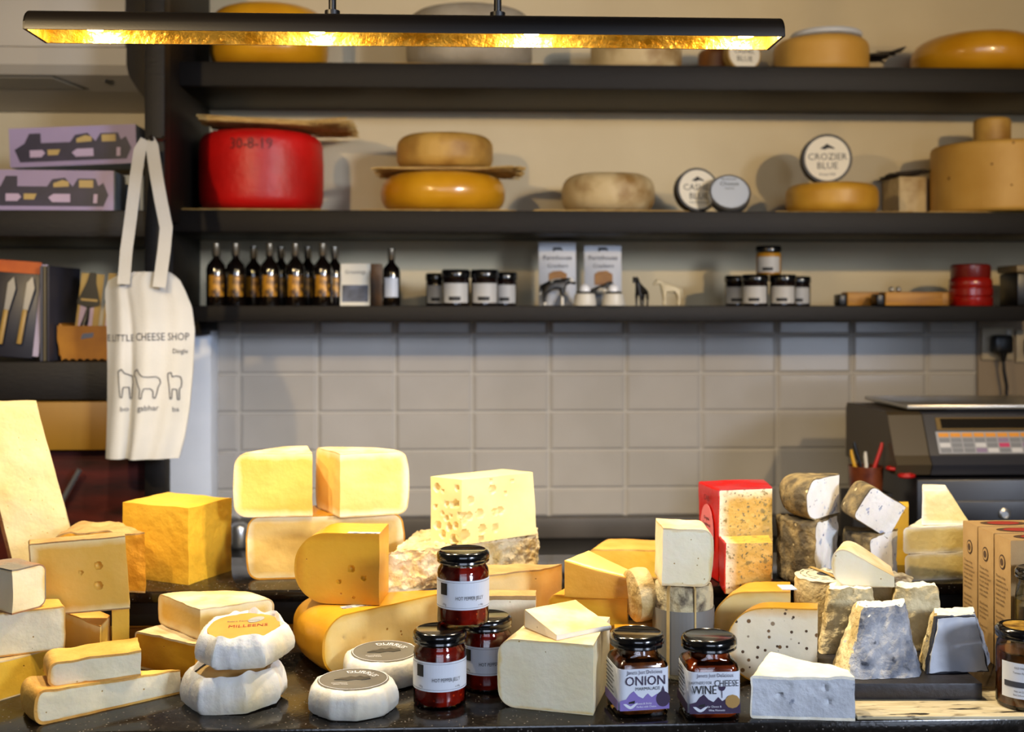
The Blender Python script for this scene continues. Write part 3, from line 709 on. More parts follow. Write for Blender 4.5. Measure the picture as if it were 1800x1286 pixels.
def lid(parent, R, z, h=.014, mat=lidm, n=''):
    return lathe('lid', [(0, z), (R-.001, z), (R, z+.0015), (R-.0006, z+.004), (R+.0004, z+.0055), (R, z+h-.004), (R-.002, z+h-.001), (R-.0045, z+h), (R-.0065, z+h-.0013), (0, z+h-.0013)],
                 mat, parent, seg=56, fn=lambda a, r, zz, k: (r+(.0004*sin(a*28) if k in (1, 2) else 0), zz))
def jelly_jar(label, px, d, z):
    x, y = at(px, d); r = thing('jelly_jar', label, 'jar', (x, y, z), (0, 0, fwd_rot(px)), 'jars of red jelly')
    R = .0348
    lathe('contents', [(0, .004), (R-.006, .004), (R-.003, .008), (R-.0024, .012), (R-.0024, .066), (R-.006, .073), (R-.008, .077), (0, .077)], jelly, r, fn=None)
    lathe('glass', [(0, 0), (R-.005, 0), (R-.0012, .004), (R-.001, .012), (R-.0016, .022), (R-.0016, .062), (R-.001, .066), (R-.002, .072), (R-.0052, .077), (R-.0052, .082)], gl, r)
    lid(r, R-.0006, .0805, .0155)
    arc_panel('label', R-.0012, -.052, .052, .0245, .0615, labelw, r)
    arc_panel('label_logo', R-.0008, -.0325, -.0215, .0425, .0575, ink, r, off=.0006)
    for zz in (.0268, .0590): arc_panel('label_border', R-.0008, -.048, .048, zz, zz+.0003, inkg, r, off=.0003, th_=.0002)
    ring_text('lettering', 'HOT PEPPER JELLY', .0066, R, .0090, .0395, ink, r, squash=.70)
    ring_text('lettering', '190g', .0042, R, -.026, .0305, inkg, r); ring_text('lettering', 'e 190g', .0032, R, .024, .0305, inkg, r)
    return r
jelly_jar('red jelly jar on the counter, lower left of the stacked three', 773, 1.512, CT)
jelly_jar('red jelly jar half hidden, lower right of the stacked three', 855, 1.578, CT)
jelly_jar('red jelly jar on top of the two other red jelly jars', 814, 1.538, CT+.0962)

def square_jar(label, px, d, cont, art, words_, extra, rot):
    x, y = at(px, d); r = thing('square_jar', label, 'jar', (x, y, CT), (0, 0, rot))
    def rr(s, z, rad=.010, n=4):
        out = []
        for cx, cy, a0 in ((1, 1, 0), (-1, 1, 90), (-1, -1, 180), (1, -1, 270)):
            for k in range(n+1):
                a = radians(a0+90*k/n); out.append(Vector((cx*(s-rad)+rad*cos(a), cy*(s-rad)+rad*sin(a), z)))
        return out
    def circ(R, z, n=4):
        out = []
        for a0 in (0, 90, 180, 270):
            for k in range(n+1): a = radians(a0+90*k/n); out.append(Vector((R*cos(a), R*sin(a), z)))
        return out
    def loft(name, rings, mat):
        bm = bmesh.new(); rs_ = [[bm.verts.new(v) for v in q] for q in rings]; n = len(rs_[0])
        for a, b in zip(rs_, rs_[1:]):
            for k in range(n): bm.faces.new((a[k], a[(k+1) % n], b[(k+1) % n], b[k]))
        bm.faces.new(rs_[0]); bm.faces.new(rs_[-1]); bmesh.ops.remove_doubles(bm, verts=bm.verts, dist=1e-5)
        return bmo(name, bm, mat, r, angle=30)
    s = .0325
    loft('contents', [rr(s-.005, .004), rr(s-.002, .008), rr(s-.002, .062), rr(s-.005, .068), circ(.024, .074), circ(.022, .082)], cont)
    loft('glass', [rr(s-.003, 0), rr(s, .003), rr(s, .064), rr(s-.002, .0685), rr(s-.008, .0725, .012), circ(.0255, .0765), circ(.0245, .083)], gl)
    lid(r, .0345, .083, .0155)
    bm = bmesh.new(); ro, ri = rr(s+.0006, .0105), rr(s+.0002, .0105); q = []
    for z in (.0105, .0615):
        q.append([bm.verts.new((v.x, v.y, z)) for v in ro]); q.append([bm.verts.new((v.x, v.y, z)) for v in ri])
    n = len(ro)
    for k in range(n):
        j = (k+1) % n; bm.faces.new((q[0][k], q[0][j], q[2][j], q[2][k])); bm.faces.new((q[1][k], q[3][k], q[3][j], q[1][j]))
        bm.faces.new((q[0][k], q[1][k], q[1][j], q[0][j])); bm.faces.new((q[2][k], q[2][j], q[3][j], q[3][k]))
    bmo('label', bm, labelw, r, angle=30)
    yf = -(s+.0010)
    ff = lambda x, y, h=0: Vector((x, yf-h, y))
    hills = [(-.0315, .0108), (.0315, .0108), (.0315, .024), (.024, .026), (.016, .030), (.009, .026), (.004, .031), (-.002, .025), (-.008, .028), (-.014, .0345), (-.019, .031), (-.0235, .025), (-.0315, .023)]
    prism('artwork', hills, ff, .0002, art, r)
    fs = lambda x, y, h=0: Vector((-(s+.0010)-h, -x, y))
    prism('artwork', [(-.031, .0108), (.031, .0108), (.031, .0225), (-.031, .0225)], fs, .0002, art, r)
    prism('bowl_drawing', [(-.0275+.0185*(k/10), .0195-.0065*sin(pi*k/10)) for k in range(11)]+[(-.012, .0195), (-.018, .0160), (-.024, .0195)], lambda x, y, h: ff(x, y, h+.0004), .0002, labelw, r)
    prism('bowl_drawing', [(-.021, .0195), (-.013, .0195), (-.0125, .023), (-.020, .0215)], lambda x, y, h: ff(x, y, h+.0005), .0002, ink, r)
    for body, sz, cx, cy, m_, sq in words_: text('lettering', body, sz, m_, r, lambda x, y, cx=cx, cy=cy: ff(cx+x, cy+y, .0009), squash=sq)
    for i in range(7): prism('side_print', [(-.024, .058-.005*i), (.006+.003*((i*5) % 4), .058-.005*i), (.006+.003*((i*5) % 4), .0568-.005*i), (-.024, .0568-.005*i)], lambda x, y, h: fs(x, y, h+.0004), .0002, inkg, r)
    for pts, m_ in extra: prism('badge', pts, lambda x, y, h: ff(x, y, h+.0007), .0002, m_, r)
    return r
lav = M('lavender_ink', '7f6cae', .55); plum = M('plum_ink', '33203f', .55); tanb = M('tan_badge', 'ab8446', .5)
onion_c = M('onion_relish', '3d1a08', .15, var='6e3a12', vs=70, coat=.4); wine_c = M('amber_jelly', '4b1404', .12, var='8a3308', vs=40, coat=.4)
wht = M('white_ink', 'e8e8ee', .6)
onion_shape = [(.0235+.011*cos(pi*k/10)*(1 if sin(pi*k/10) < .8 else 1), .0245+.0085*sin(pi*k/10)*(1.0)) for k in range(20)]
onion_badge = [(.0235+.0088*cos(2*pi*k/24)*(1), .0235+.0095*sin(2*pi*k/24)+(.007 if k == 6 else 0)) for k in range(24)]
square_jar('square glass jar of onion relish with a lavender label', 1120, 1.487, onion_c, lav,
           [('Janets Just Delicious', .0066, 0, .0575, plum, .84), ('ONION', .0165, .001, .0465, plum, .92), ('MARMALADE', .0058, .004, .0370, inkg, .95),
            ('Sweet & Sticky', .0036, -.001, .0190, wht, .9), ('Perfect with Cheese', .0034, .002, .0150, wht, .9)],
           [(onion_badge, plum)], radians(16)+fwd_rot(1120))
gb = [(.0215+.0088*cos(2*pi*k/20)*(1+.05*(k % 2)), .0255+.0080*sin(2*pi*k/20)*(1+.05*(k % 2))) for k in range(20)]
square_jar('square glass jar of dark jelly with a plum label and tan badge', 1246, 1.474, wine_c, plum,
           [('Janets Just Delicious', .0066, 0, .0575, plum, .84), ('PARTNERS FOR', .0052, -.018, .0485, inkg, .80), ('CHEESE', .0112, .0140, .0475, inkg, .80), ('WINE', .0150, -.0135, .0395, ink, .80),
            ('for Cheese &', .0036, -.001, .0195, wht, .9), ('Wine Moments', .0036, .002, .0150, wht, .9)],
           [([(.0085+.0045*cos(pi+pi*k/8), .0440+.0055*sin(pi+pi*k/8)) for k in range(9)], plum), ([(.0081, .030), (.0089, .030), (.0089, .039), (.0081, .039)], plum), (gb, tanb)], radians(13)+fwd_rot(1246))

def chutney_jar(label, px, d, z, R, H, cont, lidmat):
    x, y = at(px, d); r = thing('chutney_jar', label, 'jar', (x, y, z), (0, 0, fwd_rot(px)))
    h = H-.014
    lathe('contents', [(0, .004), (R-.004, .005), (R-.0024, .012), (R-.0024, h*.8), (0, h*.8)], cont, r)
    lathe('glass', [(0, 0), (R-.004, 0), (R-.001, .005), (R-.0012, h*.82), (R-.003, h*.93), (R-.005, h*.96), (R-.005, h+.001)], gl, r)
    lid(r, R-.0006, h, .014, lidmat); return r
gj = M('tan_relish', '8f5420', .2, var='6a360f', vs=60, coat=.4)
cj = chutney_jar('relish jar with white landscape label at the right edge of the counter', 1800, 1.492, CT+.005, .0348, .100, gj, lidm)
arc_panel('label', .0337, -.028, .04, .016, .060, labelw, cj)
arc_panel('artwork', .0342, -.024, .03, .030, .037, inkg, cj, off=.0005)
for z, n in ((.054, 'OLD FARM'), (.048, 'Tomato Relish')): ring_text('lettering', n, .0036, .0342, -.004, z, inkg, cj)
ring_text('lettering', 'Net wt 220g', .0036, .0342, -.004, .0250, ink, cj); ring_text('lettering', 'Best before end', .0032, .0342, -.004, .0205, ink, cj)
lathe('lid_sticker', [(0, .0993), (.025, .0993), (.025, .0998), (0, .0998)], M('gold_sticker', 'c79a3c', .4, var='5c3c10', vs=60), cj)
chutney_jar('tall jar of pale oil behind the relish jar, cut by the right edge', 1822, 1.585, CT, .028, .158, M('pale_oil', '8a7238', .2, coat=.4), lidm)

# ------------------------------------------------------------------ paper wrapped rounds
paper = M('wax_paper', 'e6e2da', .5, var='dccaa2', vs=6, vmix=(.52, .66), bump=.25, bs=22, sss=.1)
paper2 = M('pleated_paper', 'dcdad4', .5, var='cfc6b2', vs=12, bump=.18, bs=30, sss=.1)
creamp = M('soft_cheese', 'd9b878', .55, var='c99a4e', vs=14, bump=.15, bs=90)
def wrapped(label, px, d, z, R, H, nf, mat, rim, seed, tilt=(0, 0), group=None, loose=.5, rot=0):
    x, y = at(px, d); r = thing('wrapped_cheese', label, 'cheese', (x, y, z), (radians(tilt[0]), radians(tilt[1]), rot), group)
    rnd_ = random.Random(seed); ph = [rnd_.uniform(-.18, .18) for _ in range(nf)]
    folds = [2*pi*(i+ph[i])/nf for i in range(nf)]
    prof = [(0, 0), (.80, 0), (.90, .03), (.985, .2), (1.0, .42), (.985, .62), (.95, .80), (.89, .93), (.80, 1.0)]
    n = 120; vs, fs = [], []
    for i in range(n):
        a = 2*pi*i/n
        dm = min(abs((a-f+pi) % (2*pi)-pi) for f in folds); c = max(0, 1-dm/(pi/nf))
        for k, (rr, zz) in enumerate(prof):
            dl = max(0, pi/nf-dm); m_ = 1-loose*(1-cos(pi/nf)/cos(dl))*1.05*(1 if 0 < k else 0)+loose*.012*max(0, c-.85)*6*(1 if 2 < k else 0)
            wr = .012*noise.noise(Vector((cos(a)*6, sin(a)*6, zz*2+seed)))+.022*noise.noise(Vector((a*9, zz*1.2, seed)))
            R_ = R*rr*m_*(1+wr*(1 if k > 1 else 0)); Z = H*zz+(rim*(.35+.65*max(0, noise.noise(Vector((cos(a)*2.2, sin(a)*2.2, seed*1.7)))*2)) if k == len(prof)-1 else rim*.3*(k == len(prof)-2))
            vs.append(Vector((R_*cos(a), R_*sin(a), Z)))
    m = len(prof)
    extra = []
    for i in range(n):                       # inner lip folding back on the cheese
        a = 2*pi*i/n; v = vs[i*m+m-1]; extra.append(Vector((v.x*.90, v.y*.90, H*.985)))
    base = len(vs); vs += extra
    for i in range(n):
        j = (i+1) % n
        for k in range(m-1): fs.append((i*m+k, j*m+k, j*m+k+1, i*m+k+1))
        fs.append((i*m+m-1, j*m+m-1, base+j, base+i))
    o = mobj('wrapper', vs, fs, mat, r); clean(o)
    return r, H
m1, h1 = wrapped('lower of the two rounds in loose white paper, no label showing', 413, 1.522, CT, .068, .044, 8, paper, .006, 4, tilt=(0, -2.5), loose=1, rot=.3)
lathe('soft_cheese', [(0, .004), (.046, .004), (.050, .012), (.050, .036), (.047, .0405), (0, .0425)], creamp, m1)
m2, h2 = wrapped('upper of the two rounds in loose white paper with an orange disc label', 430, 1.528, CT+.0585, .065, .035, 7, paper, .011, 9, tilt=(4, -5), loose=1, rot=.8)
lathe('soft_cheese', [(0, .004), (.042, .004), (.047, .012), (.047, .030), (.046, .0345), (0, .0358)], creamp, m2)
orl = M('orange_label', 'bf9446', .6, spec=.2, var='b0843a', vs=14)
lathe('label', [(0, .0363), (.046, .0363), (.046, .0373), (0, .0373)], orl, m2, seg=60)
redi = M('red_ink', '8f2410', .6)
flat = lambda cx, cy, z, a=0: (lambda x, y: (cx+x*cos(a)-y*sin(a), cy+x*sin(a)+y*cos(a), z))
text('lettering', 'MILLEENS', .012, redi, m2, flat(.004, -.004, .0379, -.70))
text('lettering', 'Beara Farmhouse', .006, inkg, m2, flat(.010, .014, .0379, -.70))
prism('oval_mark', [(.024+.012*cos(k*pi/8), .006+.008*sin(k*pi/8)) for k in range(16)], lambda x, y, h: Vector((x, y, .0376+h)), .0003, M('pale_grey_ink', '9b9a96', .5), m2)
greyl = M('grey_label', '67645e', .45, var='5d5a54', vs=20)
greyd = M('dark_grey_ink', '35332f', .5)
def durrus(label, px, d, z, seed, tilt, rot):
    r, H = wrapped(label, px, d, z, .0585, .036, 9, paper2, .0006, seed, tilt=tilt, loose=.75, rot=rot, group='white rounds with grey disc labels')
    lathe('label', [(0, H+.0002), (.0445, H+.0002), (.0452, H+.0006), (0, H+.0014)], greyl, r, seg=60)
    zt = H+.0017
    def arc_t(s, R0, size, m_, a0): text('lettering', s, size, m_, r, lambda x, y: ((R0+y)*sin(a0+x/R0), (R0+y)*cos(a0+x/R0), zt))
    arc_t('DURRUS', .0285, .0125, wht, .45)
    arc_t('FARMHOUSE CHEESE', .0235, .0035, wht, .45)
    lathe('label_ring', [(.0428, zt-.0002), (.0434, zt-.0002), (.0434, zt), (.0428, zt)], wht, r, seg=60)
    prism('artwork', [(-.024, -.004), (-.016, .003), (-.010, .004), (-.004, .010), (.002, .006), (.008, .012), (.013, .006), (.020, .008), (.022, -.001), (.012, -.006), (.004, -.004), (-.006, -.008), (-.014, -.005)], lambda x, y, h: Vector((x, y, zt+h-.0003)), .0004, greyd, r)
    text('lettering', 'Coomkeen', .0045, wht, r, flat(-.016, -.018, zt)); text('lettering', 'West Cork', .0040, wht, r, flat(-.014, -.0235, zt))
    return r
durrus('white paper round with grey disc label at the very front counter edge', 621, 1.492, CT, 21, (-.5, 0), 0)
durrus('white paper round with grey disc label behind and above the front one', 676, 1.604, CT+.0035, 33, (2, 0), .1)

# ------------------------------------------------------------------ drums and string tied log
drumm = M('fuzzy_drum', 'dcc99c', .75, var='b49a62', vs=26, bump=.6, bs=70, bump2=(.4, 200))
def drum(label, px, d, z, R, H, mat=drumm, sd=1, name='cheese_drum'):
    x, y = at(px, d); r = thing(name, label, 'cheese', (x, y, z), (0, 0, fwd_rot(px)))
    zs_ = [H*k/14 for k in range(15)]
    prof = [(0, 0), (R*.9, 0)]+[(R*(.97+.03*sin(pi*k/14)), z_) for k, z_ in enumerate(zs_)][1:-1]+[(R*.93, H-.001), (R*.86, H), (R*.5, H), (0, H)]
    lathe('body', prof, mat, r, seg=64, fn=lambda a, r_, z_, k: (r_*(1+.03*noise.fractal(Vector((cos(a)*2.5, sin(a)*2.5, z_*40+sd)), 1, 2, 4)), z_+.0015*noise.noise(Vector((r_*cos(a)*60, r_*sin(a)*60, sd)))*(k > 2)))
    return r
def band(r, R, H, a, w=.003, mat=None, sag=0):
    pts = []
    for s in (-1, 1):
        pass
    c, s_ = cos(a), sin(a); rr = R*1.015
    P = [(-rr, .004), (-rr, H*.5), (-rr*.99, H-.003), (-rr*.86, H+.0022), (0, H+.003), (rr*.86, H+.0022), (rr*.99, H-.003), (rr, H*.5), (rr, .004)]
    bm = bmesh.new(); v = []
    for (u, z) in P:
        for sgn in (-1, 1):
            for t_ in (0, .0009):
                uu = u*(1+t_/R) if abs(u) > .001 else 0; v.append(bm.verts.new((uu*c-sgn*w*s_, uu*s_+sgn*w*c, z+t_*(abs(u) < rr*.95))))
    for i in range(len(P)-1):
        b = 4*i; n = b+4
        for q in ((0, 1, 5, 4), (2, 6, 7, 3), (0, 4, 6, 2), (1, 3, 7, 5)): bm.faces.new([v[b+k] for k in q])
    bm.faces.new([v[k] for k in (0, 2, 3, 1)]); bm.faces.new([v[len(v)-4+k] for k in (0, 1, 3, 2)])
    return bmo('tie', bm, mat or M('raffia', 'c2a468', .6, var='ab8c50', vs=40), r)
dr1 = drum('white drum with a ringed paper top and raffia tie, behind the seed flecked wedge', 1450, 1.748, CT, .0445, .1105, sd=1)
ptop = M('printed_paper_top', 'e9e3d2', .5, var='d5c9aa', vs=20, bump=.2, bs=60)
lathe('paper_top', [(0, .1115), (.040, .1113), (.043, .1095), (.0436, .1101), (.0405, .1125), (0, .1128)], ptop, dr1, fn=lambda a, r_, z, k: (r_*(1+.02*sin(a*9)), z+.0008*sin(a*13)*(r_ > .03)))
for rr in (.026, .035): lathe('printed_ring', [(rr, .1126), (rr+.0008, .1126), (rr+.0008, .1131), (rr, .1131)], inkg, dr1)
lathe('printed_ring', [(.0, .1129), (.012, .1129), (.012, .1133), (0, .1133)], inkg, dr1)
band(dr1, .0455, .1122, radians(-60), .0028)
dr2 = drum('smaller white drum with crinkled foil top at the back right, behind the pyramids', 1556, 1.748, CT, .040, .108, sd=5)
lathe('paper_top', [(0, .1088), (.034, .109), (.039, .1075), (.0394, .108), (.035, .1102), (0, .1104)], M('crinkled_paper', 'c9bfa6', .35, var='5a4c3c', vs=50, bump=.7, bs=90), dr2, fn=lambda a, r_, z, k: (r_*(1+.03*sin(a*11)), z+.0012*sin(a*17)*(r_ > .03)))
logm = M('log_rind', 'c4b48c', .75, var='54483a', vs=40, vmix=(.45, .62), bump=.8, bs=90, bump2=(.4, 200))
lg = drum('tall mouldy log in grey paper band tied with raffia, under the rounded square cheese', 1201, 1.640, CT, .0415, .1265, logm, sd=9, name='cheese_log')
arc_panel('paper_band', .0423, -.13, .13, .008, .094, M('grey_band', '77746e', .5, var='6a6762', vs=8), lg, n=48)
band(lg, .0425, .1272, radians(62), .0022); band(lg, .0425, .1272, radians(112), .0013)
disc = drum('ribbed tan round standing on edge against the tied log', 1131, 1.66, CT+.0612, .037, .028, M('ribbed_rind', 'd0b684', .7, var='b09050', vs=30, bump=.7, bs=60), sd=12, name='small_cheese')
disc.rotation_euler = (radians(0), radians(84), radians(14)); disc.location.z += .040; disc.location.x -= .018

# ------------------------------------------------------------------ kraft cracker boxes
kraft = M('kraft_card', 'a68656', .7, var='9c7b4c', vs=30, bump=.1, bs=200); kraftd = M('brown_print', '4a3420', .6); redp = M('red_print', '8f2a1c', .6)
xk, _ = at(1777, 1.622)
for y, lab in ((1.6985, 'brown card cracker box farthest back in the row of three'), (1.6455, 'brown card cracker box in the middle of the row of three'), (1.5925, 'brown card cracker box nearest the camera in the row of three')):
    r = thing('cracker_box', lab, 'box', (xk, y, CT), (0, 0, 0), 'kraft cracker boxes')
    w_, dp, h_ = .100, .0495, .186                       # origin at the front left bottom corner; its narrow end faces left
    box('carton', (w_/2, dp/2, h_/2), (w_, dp, h_), kraft, r, bev=.0006)
    box('lid_flap', (w_/2, dp/2, h_+.0004), (w_-.001, dp-.001, .0006), kraft, r, bev=0)
    ff = lambda x, y, h=0: Vector((-.0003-h, dp/2-x, y))
    prism('stamp', [(.0095*cos(k*pi/12), h_-.034+.0105*sin(k*pi/12)) for k in range(24)], ff, .0003, kraftd, r)
    prism('stamp_ring', [(.0075*cos(k*pi/12), h_-.034+.0083*sin(k*pi/12)) for k in range(24)], lambda x, y, h: ff(x, y, h+.0004), .0003, kraft, r)
    prism('stamp', [(.0045*cos(k*pi/12), h_-.034+.005*sin(k*pi/12)) for k in range(24)], lambda x, y, h: ff(x, y, h+.0008), .0003, kraftd, r)
    for i, s in enumerate(('These crisp', 'crackers are', 'baked by hand', 'in our small', 'bakery with', 'oats, seeds', 'and butter.', '', 'Good with', 'any cheese', 'from board', 'or picnic.', '', 'Keep cool', 'and dry.', '150g')):
        if s: text('lettering', s, .0056, kraftd, r, lambda x, y, i=i: ff(x-.019, y+h_-.056-.0064*i, .0004), align='LEFT', squash=1.1)
    prism('top_mark', [(w_/2+.034*cos(k*pi/12), .024+.017*sin(k*pi/12)) for k in range(24)], lambda x, y, h: Vector((x, y, h_+.0008+h)), .0003, kraftd, r)
    prism('top_mark', [(w_/2+.024*cos(k*pi/12), .024+.012*sin(k*pi/12)) for k in range(24)], lambda x, y, h: Vector((x, y, h_+.0012+h)), .0003, redp, r)

# ------------------------------------------------------------------ wheels and mats on the wall shelves
w_red = M('red_wheel_wax', 'c40d0a', .45, var='a90a07', vs=9, bump=.15, bs=60)
w_org = M('orange_wheel_wax', 'd3981c', .3, var='c08410', vs=7, bump=.05, bs=40, coat=.4)
w_tan = M('tan_wheel_rind', 'c29848', .55, var='976c2a', vs=9, vmix=(.45, .65), bump=.15, bs=60)
w_pale = M('pale_wheel_rind', 'c6b083', .6, var='8c6a36', vs=12, vmix=(.48, .68), bump=.2, bs=60)
w_grey = M('grey_wheel_rind', 'a89f8e', .65, var='8a7f6c', vs=7, bump=.2, bs=60)
w_big = M('yellow_wheel_rind', 'cfa24e', .55, var='c08f38', vs=6, bump=.1, bs=50, spots=('7e5520', 26, .12, .22))
strawm = M('straw', 'd0b070', .6, var='a98444', vs=40, stretch=(1, 12, 12))
darkmat = M('dark_paper_mat', '3a3024', .7, var='231c15', vs=20)
def wheel(label, px, Y, z, R, H, mat, rc=None, bulge=.0, group=None, tilt=(0, 0), name='round_cheese'):
    x, y = atY(px, Y); rc = rc or H*.35
    def ins(zz):
        e = 0
        if zz < rc: e = rc-sqrt(max(0, rc*rc-(rc-zz)**2))
        elif zz > H-rc: e = rc-sqrt(max(0, rc*rc-(zz-H+rc)**2))
        return e+bulge*(2*zz/H-1)**2
    zz = [rc*(1-cos(pi/2*k/6)) for k in range(7)]; zz = zz+[rc+(H-2*rc)*k/6 for k in range(1, 6)]+[H-q for q in reversed(zz)]
    prof = [(0, 0)]+[(R-ins(q), q) for q in zz]+[(R*.5, H+.001), (0, H+.0012)]
    sd = R*31+px
    o = lathe(name, prof, mat, None, seg=72, fn=lambda a, r_, z_, k: (r_*(1+.006*noise.noise(Vector((cos(a)*2, sin(a)*2, z_*20+sd)))), z_+(.0015*noise.noise(Vector((r_*cos(a)*12, r_*sin(a)*12, sd))) if k > 8 else 0)))
    o.location = (x, y, z); o.rotation_euler = (radians(tilt[0]), radians(tilt[1]), 0)
    return tag(o, label, 'cheese', group)
def mat_(label, pxa, pxb, Y, z, dpt, th_=.004, mat=strawm, n=46, seed=1, fan=0.02, tilt=0, bind=True):
    xa_, y = atY(pxa, Y); xb_, _ = atY(pxb, Y); cx = (xa_+xb_)/2; L_ = (xb_-xa_)/2
    rn = random.Random(seed); bm = bmesh.new()
    for i in range(n):
        yy = (i/(n-1)-.5)*dpt; r_ = rn.uniform(.0012, .0019) if th_ < .01 else rn.uniform(.0016, .0032); zc = rn.uniform(r_, max(r_+.0002, th_-r_)); e0, e1 = rn.uniform(-.010, .022), rn.uniform(-.030, .010)
        tube_bm(bm, [(-L_+e0, yy+rn.uniform(-fan, fan)*.3, zc), (-L_*.3, yy, zc), (L_*.4, yy, zc), (L_+e1, yy+rn.uniform(-fan, fan), zc+(rn.uniform(0, fan*.2) if th_ > .012 else 0))], r_, 5)
    o = bmo('straw_mat', bm, mat); o.location = (cx, y, z); o.rotation_euler = (0, radians(tilt), 0)
    return tag(o, label, 'mat', None)
Yc = 2.905
YA = Yc
# middle shelf
mat_('straw mat lying under the red wheel', 312, 580, YA, Z2, .27, seed=2)
rw = wheel('large red wax wheel with a handwritten date', 460, YA, Z2+.0042, .150, .190, w_red, rc=.03, bulge=.004)
text('lettering', '30-8-19', .036, M('dark_red_ink', '5d0505', .6), rw, lambda x, y: (.1503*sin(x/.150), -.1512*cos(x/.150), .150+y), squash=.9)
mat_('thick straw bundle lying on top of the red wheel', 366, 622, YA-.02, Z2+.2035, .20, th_=.016, n=90, seed=3, fan=.05, tilt=2.5)
mat_('straw mat under the lower orange wheel', 640, 905, YA, Z2, .27, seed=4)
wheel('glossy orange wheel, lower of the stacked pair on the middle shelf', 779, YA, Z2+.0042, .153, .094, w_org, rc=.044)
mat_('straw mat between the two stacked wheels', 664, 915, YA-.01, Z2+.1002, .20, th_=.008, n=60, seed=5, fan=.05, tilt=0)
wheel('tan wheel resting on the glossy orange wheel, on a straw mat', 782, YA-.01, Z2+.1095, .118, .082, w_tan, rc=.028)
mat_('straw mat under the mottled pale wheel', 930, 1195, YA, Z2, .27, seed=6)
wheel('single mottled pale wheel in the middle of the middle shelf', 1069, YA-.02, Z2+.0042, .114, .094, w_pale, rc=.036)
mat_('straw mat under the small golden wheel', 1345, 1575, YA, Z2, .26, seed=7)
wheel('small golden wheel carrying an upright round cheese box', 1462, YA-.02, Z2+.0042, .112, .073, w_tan if 0 else M('golden_wheel_rind', 'cc9c36', .45, var='b3801f', vs=9, bump=.1), rc=.024)
mat_('straw mat under the largest yellow wheel', 1600, 1830, YA, Z2, .26, seed=8)
wheel('largest yellow wheel at the right end of the middle shelf', 1752, YA-.01, Z2+.0042, .158, .172, w_big, rc=.012)
wheel('small tan drum standing on the largest yellow wheel', 1744, YA-.03, Z2+.1785, .044, .064, w_tan, rc=.01)
x_, y_ = atY(1590, 3.0); o_ = box('cheese_block', (x_, y_, Z2+.056), (.075, .12, .102), w_pale, bev=.006); tag(o_, 'greyish block of cheese in shade left behind the largest yellow wheel', 'cheese')
mat_('dark crinkled mat on the greyish block beside the largest yellow wheel', 1560, 1622, 2.99, Z2+.1115, .10, th_=.012, mat=darkmat, n=30, seed=9, fan=.03, tilt=-6)
cl_ = bpy.data.objects[-1] if 0 else None

# top shelf
mat_('straw mat under the orange wheel at the left of the top shelf', 335, 575, YA, Z1, .26, seed=11)
wheel('orange wheel at the left end of the top shelf, partly behind the lamp', 474, YA, Z1+.0042, .142, .150, w_org, rc=.045)
mat_('straw mat under the wide grey wheel', 690, 965, YA, Z1, .27, seed=12)
wheel('wide grey wheel on the top shelf behind the lamp', 825, YA, Z1+.0042, .155, .148, w_grey, rc=.04)
mat_('straw mat under the cream brown wheel', 1035, 1232, YA, Z1, .24, seed=13)
wheel('cream and brown wheel on the top shelf just right of the lamp middle', 1118, YA, Z1+.0042, .112, .088, w_pale, rc=.02)
wheel('dark brown little wheel next to the upright round box on the top shelf', 1262, YA+.04, Z1+.001, .050, .078, M('brown_wheel_rind', '7a4a1a', .5, var='5f3812', vs=9), rc=.015)
wheel('speckled pale wheel with a white lid on the top shelf', 1443, YA, Z1+.001, .116, .092, w_big, rc=.022)
x_, y_ = atY(1452, YA)
lidw = lathe('plate', [(0, 0), (.07, 0), (.086, .006), (.088, .013), (.084, .018), (.05, .021), (0, .022)], white_pl, None, seg=60); lidw.location = (x_, y_, Z1+.0955)
tag(lidw, 'white round lid lying on the speckled pale wheel of the top shelf', 'lid')
mat_('dark crinkled mat sticking out behind the white lidded wheel', 1520, 1570, YA+.02, Z1+.055, .1, th_=.014, mat=darkmat, n=26, seed=14, fan=.04, tilt=-3)
wheel('large glossy orange wheel at the right end of the top shelf', 1716, YA, Z1+.001, .158, .100, w_org, rc=.048)

# round cheese boxes standing on edge
boxw = M('box_card', 'd9d2c0', .5); boxd = M('box_rim', '1c1a1c', .5); blk = ink; gold_s = M('box_side', '9a7b40', .5)
def round_box(label, px, py, Y, R, T, rim, words_, tilt, yaw, mtn=True, face=boxw):
    x, y = atY(px, Y); z = zpx(py, x, y)
    r = thing('round_box', label, 'box', (x, y, z), (radians(tilt), 0, radians(yaw)))
    rot = Matrix.Rotation(pi/2, 3, 'X')
    lathe('box', [(0, -T), (R*.97, -T), (R, -T+.002), (R, 0), (R*.985, .0015), (0, .0015)], rim, r, seg=56, rot=rot)
    lathe('label', [(0, .0018), (R*.89, .0018), (R*.89, .0022), (0, .0022)], face, r, seg=56, rot=rot)
    ff = lambda x, y, h=0: Vector((x, -.0026-h, y))
    if mtn: prism('artwork', [(-.30*R, .40*R), (-.12*R, .52*R), (-.02*R, .60*R), (.08*R, .54*R), (.26*R, .44*R), (.30*R, .38*R), (.05*R, .42*R), (-.1*R, .36*R)], ff, .0003, blk, r)
    for s, sz, cy in words_: text('lettering', s, sz*R, blk, r, lambda x, y, cy=cy: ff(x, y+cy*R), squash=1)
    return r
round_box('upright black rimmed round cheese box leaning on the middle shelf', 1227, 333, 2.83, .054, .028, boxd, (('CASHEL', .40, .08), ('BLUE', .40, -.32), ('Irish Farmhouse', .14, -.60)), -8, 8)
